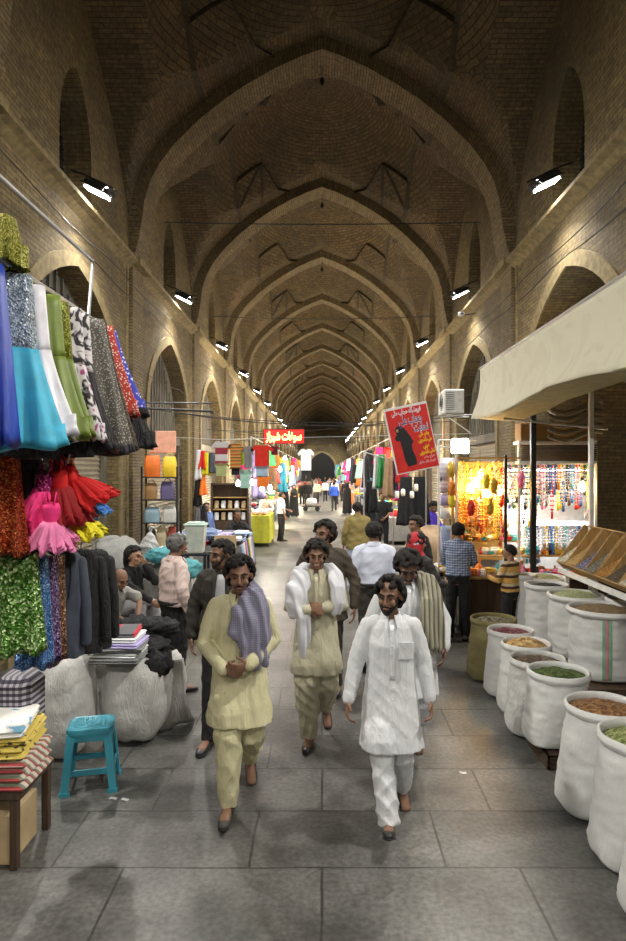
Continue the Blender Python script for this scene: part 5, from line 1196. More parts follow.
# ---- cables across the hall
rc = random.Random(11)
def cable(label, a, c, sag, r=.006, grp=None):
    b = MB(); a, c = V(a), V(c); b.tube([lerp(a, c, u / 14) + V((0, 0, -sag * 4 * (u / 14) * (1 - u / 14))) for u in range(15)], r, 5)
    tag(obj('cable', b, M_black), label, 'cable', grp)
cable('thin dark cable spanning the vault behind the first arch', (-3.6, 14.6, 8.0), (3.6, 14.6, 8.0), .05, .012)
cable('second dark cable crossing the vault farther back', (-3.6, 20.5, 7.3), (3.6, 20.5, 7.3), .1, .012)
for i in range(9):
    y = 13.2 + i * 2.1; cable('slack cable strung low across the hall over the stalls', (-3.5, y, 3.6 + .12 * (i % 3)), (3.4, y + rc.uniform(-2, 2), 3.5 + .15 * (i % 4)), rc.uniform(.1, .35), .009, 'low cables over the stalls')
for sx, z0, lab in ((-1, 5.75, 'left'), (1, 5.6, 'right')):
    for j in range(3):
        b = MB(); pts = []
        for k in range(60): pts.append((sx * (3.42 + .03 * j), 3 + k * .6, z0 - .22 * j - .09 * abs(math.sin(k * .5 + j)) - (.5 * j if j == 2 else 0)))
        b.tube(pts, .008, 5); tag(obj('wall_cable', b, M_black), '%s black cable running along the %s wall' % (('upper', 'middle', 'lower')[j], lab), 'cable')
b = MB(); b.tube([(-3.2, 11.2, 3.42), (-1.9, 11.2, 3.36), (-1.9, 11.2, 3.30)], .02); b.tube([(-3.6, 11.2, 3.52), (-1.9, 11.2, 3.50)], .014); tag(obj('wall_bracket_pipe', b, M_black), 'black pipe standing out from the left wall above the bag rack', 'pipe')
for kk in (1, 2, 3):
    b = MB(); y = arch_y(kk) + .1; b.tube([(0, y, 10.36), (0, y, 10.12)], .008); b.ball((0, y, 10.05), (.05, .05, .09), 8); b.lathe((0, y, 10.12), [(.015, 0), (.035, -.03), (.04, -.05)], 10); tag(obj('pendant', b, M_black), 'small dark pendant hanging at the crown of the %s arch' % ORD[kk - 1], 'pendant')

# ================================================================== right side
# ---- spice sacks
def sack(label, cx, cy, R_, zt, m, fill, lean=(0, 0), seed=0, z0=0.0, fh=.05, band=None, scale_f=60, group='spice sacks'):
    t = thing('spice_sack', label, 'sack', (cx, cy, z0)); n = 44; h = zt - z0; rn = V((seed * 3.1, 0, 0))
    prof = [(.0, .60), (.012, .80), (.04, .90), (.12, .95), (.3, .985), (.45, 1.0), (.6, 1.0), (.75, .99), (.88, .985), (.95, 1.0)]
    def ring(u, k, dz=0, amp=.03):
        out = []
        for j in range(n):
            a = 2 * PI * j / n; ca, sa = math.cos(a), math.sin(a); sq = 1 if u > .5 else 1 + (.5 - u) * .22 * abs(math.sin(2 * a)) ** 2 * (1.4 if ca < 0 else 1)
            w = 1 + amp * noise.noise(V((ca * 2.4, sa * 2.4, u * 7)) + rn) + amp * .8 * noise.noise(V((ca * 3, sa * 3, u * 16)) + rn)
            out.append(V((R_ * k * ca * sq * w + lean[0] * (1 - u), R_ * k * sa * sq * w + lean[1] * (1 - u), u * h + dz)))
        return out
    b = MB()
    us = []
    for i in range(40):
        u = i / 39 * .95; us.append((u, interp_(prof, u)))
    b.loft([ring(u, k, 0, .035 if u > .03 else .0) for u, k in us] + [ring(.95, .96), ring(.9, .93)]); obj('bag', b, m, t, 2)
    b = MB(); rr_ = []
    for q in range(9):
        a = 2 * PI * q / 8; rr_.append(ring(.96, 1.0 + .065 * math.cos(a), .034 * math.sin(a) + (.0), .03))
    b.loft(rr_, cap=False); obj('rolled_rim', b, m, t, 2)
    b = MB(); rs_ = []
    for q in range(14):
        u = 1 - q / 13; rs_.append([V((p.x, p.y, .93 * h + fh * (1 - u * u) + .012 * noise.noise(V((p.x * 14, p.y * 14, seed))))) for p in [V((R_ * .97 * u * math.cos(2 * PI * j / n) + lean[0] * .05, R_ * .97 * u * math.sin(2 * PI * j / n), 0)) for j in range(n)]])
    b.loft(rs_[:-1]); obj('contents', b, fill, t, 2)
    if band:
        for k, (a0, a1, mm) in enumerate(band):
            b = MB(); rows = []
            for i in range(20):
                u = .02 + i / 19 * .92; r1 = []
                kk = interp_(prof, u)
                for j in range(5):
                    a = lerp(a0, a1, j / 4); ca, sa = math.cos(a), math.sin(a); w = 1 + .035 * noise.noise(V((ca * 2.4, sa * 2.4, u * 7)) + rn) + .028 * noise.noise(V((ca * 3, sa * 3, u * 16)) + rn)
                    sq = 1 if u > .5 else 1 + (.5 - u) * .22 * abs(math.sin(2 * a)) ** 2 * (1.4 if ca < 0 else 1)
                    r1.append(V((R_ * kk * ca * sq * w * 1.012 + lean[0] * (1 - u), R_ * kk * sa * sq * w * 1.012 + lean[1] * (1 - u), u * h)))
                rows.append(r1 + [V((p.x * .97, p.y * .97, p.z)) for p in r1[::-1]])
            b.loft(rows); obj('woven_stripe', b, mm, t, 2)
    return t
def interp_(tab, x):
    if x <= tab[0][0]: return tab[0][1]
    for (a, b_), (c, d) in zip(tab, tab[1:]):
        if x <= c: return b_ + (d - b_) * (x - a) / (c - a)
    return tab[-1][1]
def fill(n, c1, c2, c3, s): return mat('fill_' + n, c1, .9, kind='grain', col2=c2, col3=c3, scale=s, bump=.9)
SW = D['sackw']; ln = (-.07, -.02)
sack('greenish burlap sack of mixed dried herbs, farthest of the front row', 1.93, 7.2, .245, .66, D['burlap'], fill('herbs', (.10, .09, .05), (.03, .025, .015), (.25, .24, .18), 45), ln, 1)
sack('white sack of dark red dried petals behind the lime sack', 1.97, 6.68, .225, .66, SW, fill('petals', (.16, .03, .05), (.05, .01, .02), (.32, .15, .15), 50), ln, 2)
sack('white sack of tan dried limes', 1.98, 6.2, .225, .65, SW, fill('limes', (.45, .28, .10), (.18, .10, .03), (.62, .45, .22), 26), ln, 3, fh=.09)
sack('wrinkled white sack of dark brown pods in front of the lime sack', 1.93, 5.72, .235, .64, dye('wrinkled_sack_weave', (.56, .56, .54), fold=.3, rough=.55), fill('pods', (.06, .04, .025), (.02, .015, .01), (.2, .15, .1), 38), ln, 4)
s5 = sack('white sack of dark green herb with small blue marks on its side', 1.93, 5.22, .235, .68, SW, fill('greenherb', (.05, .09, .015), (.015, .03, .005), (.12, .18, .04), 60), ln, 5, z0=.12, fh=.04)
b = MB()
for i in range(9): b.box((-.245 - .004, -.03 + .0 * i, .40 - i * .012), (.003, .012, .006))
for i in range(4): b.box((.0 + i * .02, -.252, .36 - .04 * (i % 2)), (.012, .004, .05))
obj('printed_mark', b, dye('blue_ink', (.03, .05, .2)), s5, False)
sack('big white sack of rust-brown dried leaves left of the bottom green sack', 1.95, 4.42, .245, .70, SW, fill('rust', (.20, .09, .03), (.07, .03, .012), (.36, .20, .08), 55), (-.10, -.03), 6)
sack('white sack of pale green herb, second from the bottom edge', 1.93, 3.84, .245, .73, SW, fill('palegreen', (.20, .24, .07), (.07, .10, .02), (.38, .40, .18), 60), (-.09, -.03), 7)
sack('white sack cut off by the bottom right edge of the picture', 1.90, 3.28, .24, .73, SW, fill('palegreen', (), (), (), 1), (-.13, 0), 8)
gp = [(-2.00, -1.90, dye('pink_stripe', (.50, .22, .26))), (-2.08, -2.0, dye('green_stripe', (.20, .42, .27))), (-1.90, -1.82, dye('green_stripe', ()))]
gp = [(a + .04, c + .04, m) for a, c, m in gp]
sack('very wide white sack with pink and green woven stripes', 2.92, 6.62, .345, .90, SW, fill('brownpow', (.20, .14, .07), (.12, .08, .04), (.30, .22, .12), 90), (0, 0), 9, z0=.2, fh=.07, band=gp)
sack('white sack of sage green powder behind the striped sack', 2.92, 7.36, .30, .90, SW, fill('sage', (.34, .38, .20), (.22, .26, .10), (.45, .48, .30), 110), (0, 0), 10, z0=.2, fh=.09)
sack('white sack of black contents in the rear row', 2.78, 7.93, .25, .92, SW, fill('black', (.012, .012, .014), (.005, .005, .006), (.04, .04, .045), 60), (0, 0), 11, z0=.2)
sack('white sack of light green powder, far in the rear row', 2.95, 8.47, .26, .92, SW, fill('sage', (), (), (), 1), (0, 0), 12, z0=.2, fh=.08)
sack('slim white rolled-top sack, leftmost of the rear row', 2.66, 8.42, .0001 + .15, .96, SW, fill('brownpow', (), (), (), 1), (0, 0), 13, z0=.2)
sack('white sack half cut off by the right edge beside the striped one', 3.38, 7.0, .25, .92, SW, fill('brownpow', (), (), (), 1), (0, 0), 14, z0=.2)
def crate(label, c, d, name='wooden_crate'):
    t = thing(name, label, 'crate', c); x, y, z = d
    for i in range(3): b = MB(); b.box((0, -y / 2 + .01, z * (.18 + .32 * i)), (x, .02, z * .27), None, .002); obj('plank', b, D['dwood'], t, False)
    for s in (-1, 1): b = MB(); b.box((s * (x / 2 - .01), 0, z / 2), (.02, y, z), None, .002); obj('side', b, D['dwood'], t, False)
    b = MB(); b.box((0, 0, z - .008), (x, y, .016)); obj('top', b, D['dwood'], t, False)
crate('dark wooden crate under the green herb sack', (2.0, 5.18, 0), (.52, .50, .119))
for y, w in ((6.75, 1.15), (7.95, 1.15)): crate('low dark platform under the %s rear sacks' % ('nearer' if y < 7 else 'farther'), (3.0, y, 0), (1.2, w, .199), 'wooden_platform')

# ---- tilted wooden spice trays on a stand
tr = thing('tray_stand', 'white steel stand carrying the tilted wooden spice trays', 'stand', (0, 0, 0))
A0, A1 = V((3.02, 0, 1.10)), V((3.42, 0, 1.52)); sl = (A1 - A0).normalized(); nr = V((-sl.z, 0, sl.x))
for y in (5.6, 8.05):
    b = MB(); b.box((3.08, y, .53), (.045, .045, 1.06)); obj('leg', b, M_white, tr); b = MB(); b.box((3.44, y, .73), (.045, .045, 1.46)); obj('leg', b, M_white, tr)
b = MB(); b.box((3.02, 6.8, 1.055), (.03, 2.7, .06)); obj('front_rail', b, M_white, tr); b = MB(); b.box((3.44, 6.8, 1.46), (.03, 2.7, .05)); obj('rear_rail', b, M_white, tr)
fl_ = [('clove', (.42, .40, .30), (.2, .18, .12), (.6, .58, .48), 50), ('ginger', (.40, .26, .08), (.25, .15, .04), (.5, .35, .15), 90), ('violet', (.14, .12, .20), (.05, .04, .08), (.3, .28, .38), 70), ('greyleaf', (.14, .13, .10), (.06, .05, .04), (.28, .26, .2), 70), ('amber', (.35, .16, .03), (.2, .08, .02), (.5, .26, .06), 80), ('darktea', (.07, .05, .03), (.03, .02, .012), (.14, .1, .06), 70)]
for i in range(5):
    y0 = 8.02 - i * .56; t = thing('spice_tray', 'two-compartment tilted wooden spice tray, %s along the stand from the kiosk' % ORD[i], 'tray', (0, 0, 0), 0, 'spice trays on the stand')
    q = lambda s_, y, n_: A0 + sl * s_ + nr * n_ + V((0, y, 0)); Ls = .56; yl_, yr_ = y0 - .535, y0
    b = MB()
    def plate(a, c, d, e, th):
        n0 = (c - a).cross(d - a).normalized() * th; b.add([a, c, d, e, a + n0, c + n0, d + n0, e + n0], [(0, 1, 2, 3), (7, 6, 5, 4), (0, 4, 5, 1), (1, 5, 6, 2), (2, 6, 7, 3), (3, 7, 4, 0)])
    plate(q(0, yl_, .02), q(Ls, yl_, .02), q(Ls, yr_, .02), q(0, yr_, .02), .012); obj('tray_base', b, D['wood'], t, False)
    for yy, nm_ in ((yl_, 'side_board'), (yr_ - .014, 'side_board'), ((yl_ + yr_) / 2, 'divider')):
        b = MB(); plate(q(0, yy, .02), q(Ls, yy, .02), q(Ls, yy, .19), q(0, yy, .12), .014); obj(nm_, b, D['wood'], t, False)
    b = MB(); plate(q(0, yl_, .02), q(0, yr_, .02), q(0, yr_, .12), q(0, yl_, .12), .014); obj('front_board', b, D['wood'], t, False)
    b = MB(); plate(q(Ls, yl_, .02), q(Ls, yr_, .02), q(Ls, yr_, .19), q(Ls, yl_, .19), .014); obj('back_board', b, D['wood'], t, False)
    for c_ in range(2):
        f = fl_[(i * 2 + c_) % 6]; ya_, yb_ = yr_ - .02 - c_ * .26, yr_ - .255 - c_ * .26; b = MB()
        top_ = lambda u, v: q(.012 + u * Ls * .82, lerp(ya_, yb_, v), .10 * (1 - u) + .035 + .012 * noise.noise(V((u * 6, v * 4, i + c_))))
        nu, nv = 12, 8; vs = [top_(u / nu, v / nv) for v in range(nv + 1) for u in range(nu + 1)]; N_ = len(vs); vs += [q(.012 + u / nu * Ls * .82, lerp(ya_, yb_, v / nv), .03) for v in range(nv + 1) for u in range(nu + 1)]
        fs = [(v * (nu + 1) + u, v * (nu + 1) + u + 1, (v + 1) * (nu + 1) + u + 1, (v + 1) * (nu + 1) + u) for v in range(nv) for u in range(nu)]
        fs += [tuple(N_ + k for k in f_[::-1]) for f_ in fs]; b.add(vs, fs); obj('contents', b, fill(*f), t, 2)

# ---- awning over the spice shop
aw = thing('shop_awning', 'long cream canvas awning hanging along the right wall', 'awning', (0, 0, 0))
b = MB(); ff = lambda u, v: V((2.52 - .10 * v + .05 * math.sin(v * PI) + .018 * math.sin(u * 40 + 3 * v) * v + .03 * math.sin(u * 11) * v, 3.2 + u * 7.0, 3.93 - .78 * v - .05 * math.sin(u * PI * 3) * v ** 2))
b.sheet(ff, 90, 14, .008); obj('valance', b, D['canvas'], aw, 2)
b = MB(); b.sheet(lambda u, v: V((2.42 + 1.15 * v, 3.2 + u * 6.95, 3.16 - .05 * math.sin(u * PI * 3) - .16 * math.sin(v * PI) - .05 * abs(math.sin(u * 9)) * math.sin(v * PI) + .40 * v)), 60, 14, .008); obj('underside_canvas', b, dye('olive_shade_canvas', (.30, .29, .16), fold=.4), aw, 2)  # shade of the awning's inner part put into this darker, greener colour
b = MB(); b.sheet(lambda u, v: V((2.52 + 1.17 * v, 3.2 + u * 7.0, 3.95 + .55 * v)), 20, 6, .01); obj('roof_canvas', b, dye('grey_canvas', (.34, .34, .32)), aw, 2)
b = MB(); b.tube([(2.53, 3.1, 3.95), (2.53, 10.25, 3.95)], .022); obj('front_bar', b, M_steel, aw)
for y in (4.4, 7.3, 10.1): b = MB(); b.tube([(2.53, y, 3.93), (3.68, y, 3.2)], .016); obj('brace', b, M_steel, aw)

# ---- trinket kiosk facing the camera
KY = 9.66
k_ = thing('trinket_kiosk', 'kiosk frame with brown fascia board and half-lowered slatted shutter', 'kiosk', (0, 0, 0))
pz = lambda px, py, Y=KY: P(px, py, Y)
def kbox(name, x0, y0, x1, y1, Y, th, m, par, sm=False):
    a, c = pz(x0, y0, Y), pz(x1, y1, Y); b = MB(); b.box(((a.x + c.x) / 2, Y + th / 2, (a.z + c.z) / 2), (abs(c.x - a.x), th, abs(a.z - c.z)), None, .004); return obj(name, b, m, par, sm)
kbox('fascia_board', 521, 423, 597, 441, 9.55, .30, dye('tan_board', (.34, .22, .10), kind='wood', col2=(.27, .17, .08), axis=2), k_)
kbox('lintel', 519, 441, 597, 444, 9.5, .3, M_white, k_); kbox('lintel', 519, 461, 597, 464, 9.5, .2, M_white, k_)
for i in range(8): kbox('shutter_slat', 521, 444.5 + i * 2.1, 597, 446.2 + i * 2.1, 9.6, .03, dye('brown_slat', (.14, .09, .05)), k_)
for px in (457, 506, 519.5, 596): kbox('post', px - 1.3, 440 if px > 510 else 455, px + 1.3, 627, KY, .04, M_white if px != 506 else M_black, k_)
kbox('crossbar', 455, 457, 597, 459, KY, .03, D['wood'], k_)
kbox('back_panel', 452, 462, 597, 596, 10.45, .03, dye('pale_grey_panel', (.40, .41, .42)), k_)
kbox('side_panel', 452, 462, 454, 600, KY, .05, dye('amber_panel', (.40, .24, .08)), k_)
kbox('gilt_backing', 456, 462, 503, 560, 10.40, .03, dye('amber_backing', (.42, .25, .06)), k_)
kc = thing('kiosk_counter', 'low kiosk counter crowded with trinkets behind the boy', 'counter', (0, 0, 0))
b = MB(); b.box((3.2, 9.33, .80), (2.4, .60, .04), None, .005); obj('counter_top', b, D['wood'], kc); b = MB(); b.box((3.2, 9.36, .39), (2.3, .5, .78)); obj('counter_body', b, D['dwood'], kc, False)

for zz_, yy_, x1_ in ((1.02, 9.86, 4.3), (1.22, 10.02, 3.05), (1.42, 10.18, 2.95)):
    b = MB(); b.box(((2.06 + x1_) / 2, yy_, zz_), (x1_ - 2.06, .14 if zz_ > 1.1 else .26, .025)); obj('shelf', b, D['wood'], kc)
GL = {'gold': (.75, .5, .08), 'red': (.6, .03, .02), 'orange': (.8, .25, .02), 'white': (.75, .75, .75), 'black': (.02, .02, .02), 'blue': (.06, .15, .5), 'green': (.06, .35, .12), 'pink': (.75, .2, .4), 'brown': (.2, .09, .03), 'yellow': (.85, .7, .05), 'silver': (.5, .5, .52), 'turquoise': (.05, .45, .5)}
GM = {k: mat('bead_' + k, v, .3, metal=.5 if k in ('gold', 'silver') else 0, bump=0, var=.1) for k, v in GL.items()}
def beadmesh(L, w, n=22, r=.016):
    b = MB()
    for i in range(n):
        a = 2 * PI * i / n; x = w * math.sin(a); z = -L / 2 + L / 2 * math.cos(a); b.ball((x, 0, z), r, 4)
    b.ball((0, 0, -L - .02), (r * 1.8, r, r * 2.6), 5); b.tube([(w * math.sin(a), 0, -L / 2 + L / 2 * math.cos(a)) for a in [2 * PI * i / 16 for i in range(17)]] , .003, 4); b.tube([(0, 0, -L + .01), (0, 0, -L - .03)], .004, 4); return b.mesh('necklace')
BM = [beadmesh(.40, .022), beadmesh(.52, .028), beadmesh(.32, .018), beadmesh(.62, .03, 22)]
BC = {}
def necklace(x, y, z, col, k, label, grp, name='necklace', cat='necklace'):
    key = (col, k)
    if key not in BC:
        me = BM[k].copy(); me.materials.append(GM[col]); me.polygons.foreach_set('use_smooth', [True] * len(me.polygons)); BC[key] = me
    o = bpy.data.objects.new(name, BC[key]); C.objects.link(o); o.location = (x, y, z); o.rotation_euler.z = rk.uniform(-.6, .6); tag(o, label, cat, grp)
rk = random.Random(3)
cn = ['silver', 'pink', 'yellow', 'green', 'red', 'orange', 'black', 'white', 'brown', 'blue', 'turquoise', 'black', 'silver', 'brown']
for i in range(62):
    a = pz(508 + i * 1.42, 464, 9.70 + .12 * (i % 3)); c_ = rk.choice(cn); necklace(a.x, a.y, a.z - .02 - .25 * (i % 2) * (i % 4 > 1), c_, rk.randrange(4), '%s bead necklace in the upper row under the slatted shutter' % c_, '%s necklaces, upper kiosk row' % c_)
for i in range(44):
    a = pz(524 + i * 1.62, 526, 9.80 + .1 * (i % 2)); c_ = rk.choice(['silver', 'turquoise', 'blue', 'white', 'black', 'gold', 'silver']); necklace(a.x, a.y, a.z, c_, rk.choice((0, 1, 2)), '%s bead string in the lower row of the kiosk' % c_, '%s bead strings, lower kiosk row' % c_)
for i in range(70):
    a = pz(458 + (i % 35) * 1.36, 461 + (i // 35) * 34, 9.72 + .14 * (i % 4)); c_ = rk.choice(['gold', 'gold', 'yellow', 'gold', 'orange', 'brown', 'gold', 'red', 'silver']); necklace(a.x, a.y, a.z - rk.uniform(0, .15), c_, rk.randrange(4), '%s hanging ornament in the glowing amber part of the kiosk' % c_, '%s ornaments in the amber kiosk part' % c_, 'hanging_ornament', 'ornament')
for i, (px, py, c_) in enumerate(((451, 470, 'gold'), (452, 490, 'orange'), (452, 500, 'yellow'), (471, 508, 'red'), (521, 480, 'pink'), (486, 482, 'yellow'), (490, 507, 'gold'), (494, 486, 'gold'))):
    bundle('tassel_bunch', '%s tassel bunch hanging %s' % (c_, 'at the left edge of the kiosk' if px < 460 else 'near pixel-bright kiosk bulbs' if 0 else 'among the kiosk ornaments, %s one' % ORD[i]), 'tassels', pz(px, py + 8, 9.6), (.055, .05, .12), GM[c_], i, .35, 2., 5.)
# trinkets
def trinket_mesh(k):
    b = MB()
    if k == 0: b.lathe((0, 0, 0), [(.03, 0), (.045, .03), (.03, .07), (.014, .09), (.02, .12), (.012, .13)], 10)
    elif k == 1: b.box((0, 0, .03), (.10, .08, .06), None, .01); b.box((0, 0, .068), (.085, .065, .014), None, .005)
    elif k == 2: b.ball((0, 0, .045), (.045, .045, .045), 8); b.lathe((0, 0, 0), [(.03, 0), (.02, .012)], 8)
    else: b.lathe((0, 0, 0), [(.025, 0), (.055, .012), (.06, .05), (.052, .05), (.04, .015)], 12)
    return b.mesh('trinket')
TM = [trinket_mesh(k) for k in range(4)]; TC = {}; kind_ = ('vase', 'trinket_box', 'ball_ornament', 'small_bowl')
for i in range(150):
    c_ = rk.choice(['gold', 'red', 'brown', 'white', 'silver', 'orange', 'brown', 'gold', 'pink', 'turquoise', 'black']); k = rk.randrange(4)
    if (c_, k) not in TC:
        me = TM[k].copy(); me.materials.append(GM[c_]); TC[(c_, k)] = me
    o = bpy.data.objects.new(kind_[k], TC[(c_, k)]); C.objects.link(o); row = i % 5
    o.location = (2.1 + (i // 5) * ((.07, .07, .07, .032, .029)[row]) + rk.uniform(-.01, .01), (9.15, 9.42, 9.86, 10.02, 10.18)[row] + rk.uniform(-.02, .02), (.82, .82, 1.033, 1.233, 1.433)[row]); o.rotation_euler.z = rk.uniform(0, 6); o.scale = (rk.uniform(.8, 1.5),) * 3
    kn_ = kind_[k].replace('_', ' '); tag(o, '%s %s on the kiosk %s' % (c_, kn_, 'counter' if row < 2 else 'back shelf'), kn_.split()[-1], '%s %s pieces on the kiosk %s' % (c_, kn_, 'counter' if row < 2 else 'back shelf'))
# lamps of the kiosk
M_tube = mat('tube_white', (1, .98, .95), emit=7); M_bulb = mat('bulb_warm', (1, .68, .28), emit=45); M_bulbw = mat('bulb_white', (1, .97, .9), emit=40)
def tube_lamp(label, a, c):
    t = thing('fluorescent_lamp', label, 'lamp', (0, 0, 0)); b = MB(); b.tube([a, c], .018); obj('tube', b, M_tube, t, 2)
    b = MB(); m_ = (V(a) + V(c)) / 2; b.box(m_ + V((0, .03, .03)), ((V(c) - V(a)).length + .05, .04, .03)); obj('fitting', b, M_white, t)
    light('AREA', 'tube_light', m_ + V((0, -.03, -.03)), 9, (1, .98, .94), (V(c) - V(a)).length, (-.5, 0, 0), .05)
tube_lamp('upper fluorescent tube behind the necklaces', pz(508, 470, 10.3), pz(592, 470, 10.3)); tube_lamp('lower fluorescent tube over the bead strings', pz(522, 524, 10.2), pz(594, 524, 10.2)); tube_lamp('short fluorescent tube lighting the trays from behind', pz(508, 500, 10.35), pz(524, 500, 10.35))
def bulb(label, c, m, power=12, col=(1, .68, .3), r=.045, grp=None, real=True, cord=.25):
    t = thing('hanging_bulb', label, 'bulb', c, 0, grp); b = MB(); b.lathe((0, 0, 0), [(.001, -r * 1.5), (r * .6, -r * 1.3), (r, -r * .6), (r * .9, 0), (r * .45, r * .9), (r * .4, r * 1.3)], 12); obj('glass', b, m, t, 2)
    b = MB(); b.lathe((0, 0, 0), [(r * .42, r * 1.25), (r * .42, r * 2.2), (r * .2, r * 2.4)], 10); b.tube([(0, 0, r * 2.3), (0, 0, r * 2.3 + cord)], .004, 5); obj('socket', b, M_black, t, 2)
    if real: light('POINT', 'bulb_light', V(c) + V((0, -.09, -.02)), power, col, .05)
for i, (px, py, Y) in enumerate(((476, 482, 9.9), (470, 488, 9.8), (487, 492, 9.9), (499, 490, 10.0), (480, 474, 10.1), (582, 486, 9.6))):
    bulb('warm kiosk bulb, %s' % ('brightest in the amber part', 'left in the amber part', 'right of the brightest pair', 'at the edge to the white part', 'upper in the amber part', 'single one among the right-hand necklaces')[i], pz(px, py, Y), M_bulb, 5 if i < 5 else 3, r=.055)
b = MB(); b.box((0, 0, 0), (.30, .10, .26), None, .02); o = obj('light_box', b, mat('lightbox_glow', (.95, 1, 1), emit=7)); o.location = pz(460, 446, 11.2); tag(o, 'square white glowing light box above the kiosk corner', 'lamp'); light('AREA', 'lightbox_light', V(o.location) + V((0, -.08, 0)), 25, (.95, 1, 1), .35, (PI / 2, 0, 0), .3)
# fabric rolls and white pipe frame
t = thing('pipe_stand', 'white pipe frame standing round the fabric rolls', 'frame', (0, 0, 0))
for px in (438.5, 456): a = pz(px, 440, 9.6); b = MB(); b.tube([a, (a.x, a.y, 0)], .016); obj('upright', b, M_white, t)
for py in (440, 447): b = MB(); b.tube([pz(438.5, py, 9.6), pz(476, py, 9.6)], .012); obj('crossbar', b, M_white, t)
for i, (py, h, mm, lab) in enumerate(((470, 24, 'lilacw', 'pale lilac folded fabric, highest in the pipe frame'), (485, 16, 'rosew', 'pale pink striped folded fabric in the pipe frame'), (500, 12, 'lilac', 'lilac fabric roll end-on in the pipe frame'), (513, 12, 'white', 'white fabric roll below the lilac one'))):
    m_ = D.get(mm) or dye('fab_' + mm, {'lilacw': (.52, .50, .60), 'rosew': (.58, .42, .46)}[mm], kind='stripes', col2=(.65, .6, .65), scale=14)
    a = pz(447.5, py, 9.9); b = MB(); b.chain([((-.10, 0, 0), h / F * 5, h / F * 5), ((.10, 0, 0), h / F * 5, h / F * 5)], 20, ref=(0, 1, 0), round_=False); o = obj('fabric_roll', b, m_, None, 2); o.location = a; tag(o, lab, 'fabric')
a = pz(447.5, 522, 9.9); garment('hanging_cloth', 'powder blue cloth hanging low in the pipe frame', 'cloth', a, .70, .10, .11, D['pblue'], folds_=4, hanger=False)
# goods stall left of the kids
t = table('low stall of toys and small wares before the brown tarpaulin', 1.62, 9.75, .62, 1.1, .78, D['dwood'], D['grey'])
for i in range(16):
    c_ = ['red', 'white', 'black', 'gold', 'blue', 'red', 'brown', 'white'][i % 8]; o = bpy.data.objects.new('small_ware', TM[i % 4]) if 0 else None
    b = MB(); b.ball((0, 0, .05), (.07, .06, .05), 7) if i % 2 else b.box((0, 0, .04), (.15, .12, .08), None, .015)
    o = obj('small_ware', b, GM[c_], None, True); o.location = (1.42 + (i % 4) * .13, 9.3 + (i // 4) * .24, .785); tag(o, '%s small ware on the toy stall before the tarpaulin' % c_, 'ware', '%s wares on the toy stall' % c_)
a = P(428, 575, 7.0); b = MB(); R_ = Matrix.Rotation(-.6, 3, 'Y'); b.chain([(R_ @ V((-.12, 0, 0)), .042, .042), (R_ @ V((.12, 0, 0)), .042, .042)], 18, ref=(0, 1, 0), round_=False); o = obj('paper_roll', b, dye('cream_paper', (.72, .70, .52))); o.location = a; tag(o, 'cream paper roll held out beside the red headscarf', 'roll')
bundle('tarp_covered_heap', 'large heap under brown tarpaulin on the right', 'heap', (2.02, 12.0, 0), (.46, .6, .64), D['brownt'], 7, .10, 2.4, 1.5)
bundle('tarp_covered_heap', 'lower brown tarpaulin heap toward the aisle', 'heap', (1.32, 12.6, 0), (.2, .5, .42), D['brownt'], 8, .12, 2.4, 1.5)
# hanging robes and scarves right
for i, (px, p0, p1, w, mm, Y, lab) in enumerate(((406, 474, 522, .15, 'black', 13.2, 'long black robe below the poster, left of two'), (420, 474, 520, .16, 'black', 13.4, 'long black robe below the poster, right of two'), (389, 455, 495, .12, 'brownt', 14.2, 'brown robe hanging left of the poster'), (382, 452, 485, .10, 'vest', 14.6, 'green scarf hanging left of the poster'), (377, 452, 486, .08, 'white', 14.8, 'white scarf hanging beside the green one'), (395, 458, 492, .06, 'purple', 14.2, 'violet scarf under the poster edge'), (371, 478, 510, .15, 'black', 15.6, 'black robe left of the black-shirted person'), (366, 455, 485, .09, 'lace', 16.2, 'black scarf farther along the right stalls'), (400, 452, 480, .08, 'red', 14.0, 'red scarf half behind the poster'))):
    garment('hanging_robe', lab, 'robe', P(px, p0, Y), (p1 - p0) / F * Y, w * .8, w * 1.3, D[mm], folds_=7, seed=i, group='robes under the poster')
b = MB(); b.tube([P(364, 452, 15.0), P(426, 470, 13.3)], .014); b.tube([P(426, 470, 13.3), (P(426, 470, 13.3).x, 13.3, 0)], .02); b.tube([P(364, 452, 15.0), (P(364, 452, 15.0).x, 15.0, 0)], .02); tag(obj('robe_rail', b, M_steel), 'steel rail and posts carrying the black robes', 'rail')
for i, (px, py) in enumerate(((397, 494), (403, 492), (412, 494), (416, 487))):
    t = thing('compact_lamp', 'unlit white compact lamp dangling under the poster, %s from the left' % ORD[i], 'lamp', P(px, py, 10.5)); b = MB(); b.lathe((0, 0, 0), [(.02, -.07), (.035, -.06), (.036, .03), (.02, .05)], 12); obj('glass', b, M_white, t, 2); b = MB(); b.tube([(0, 0, .05), (0, 0, .55)], .004, 5); obj('cord', b, M_black, t)
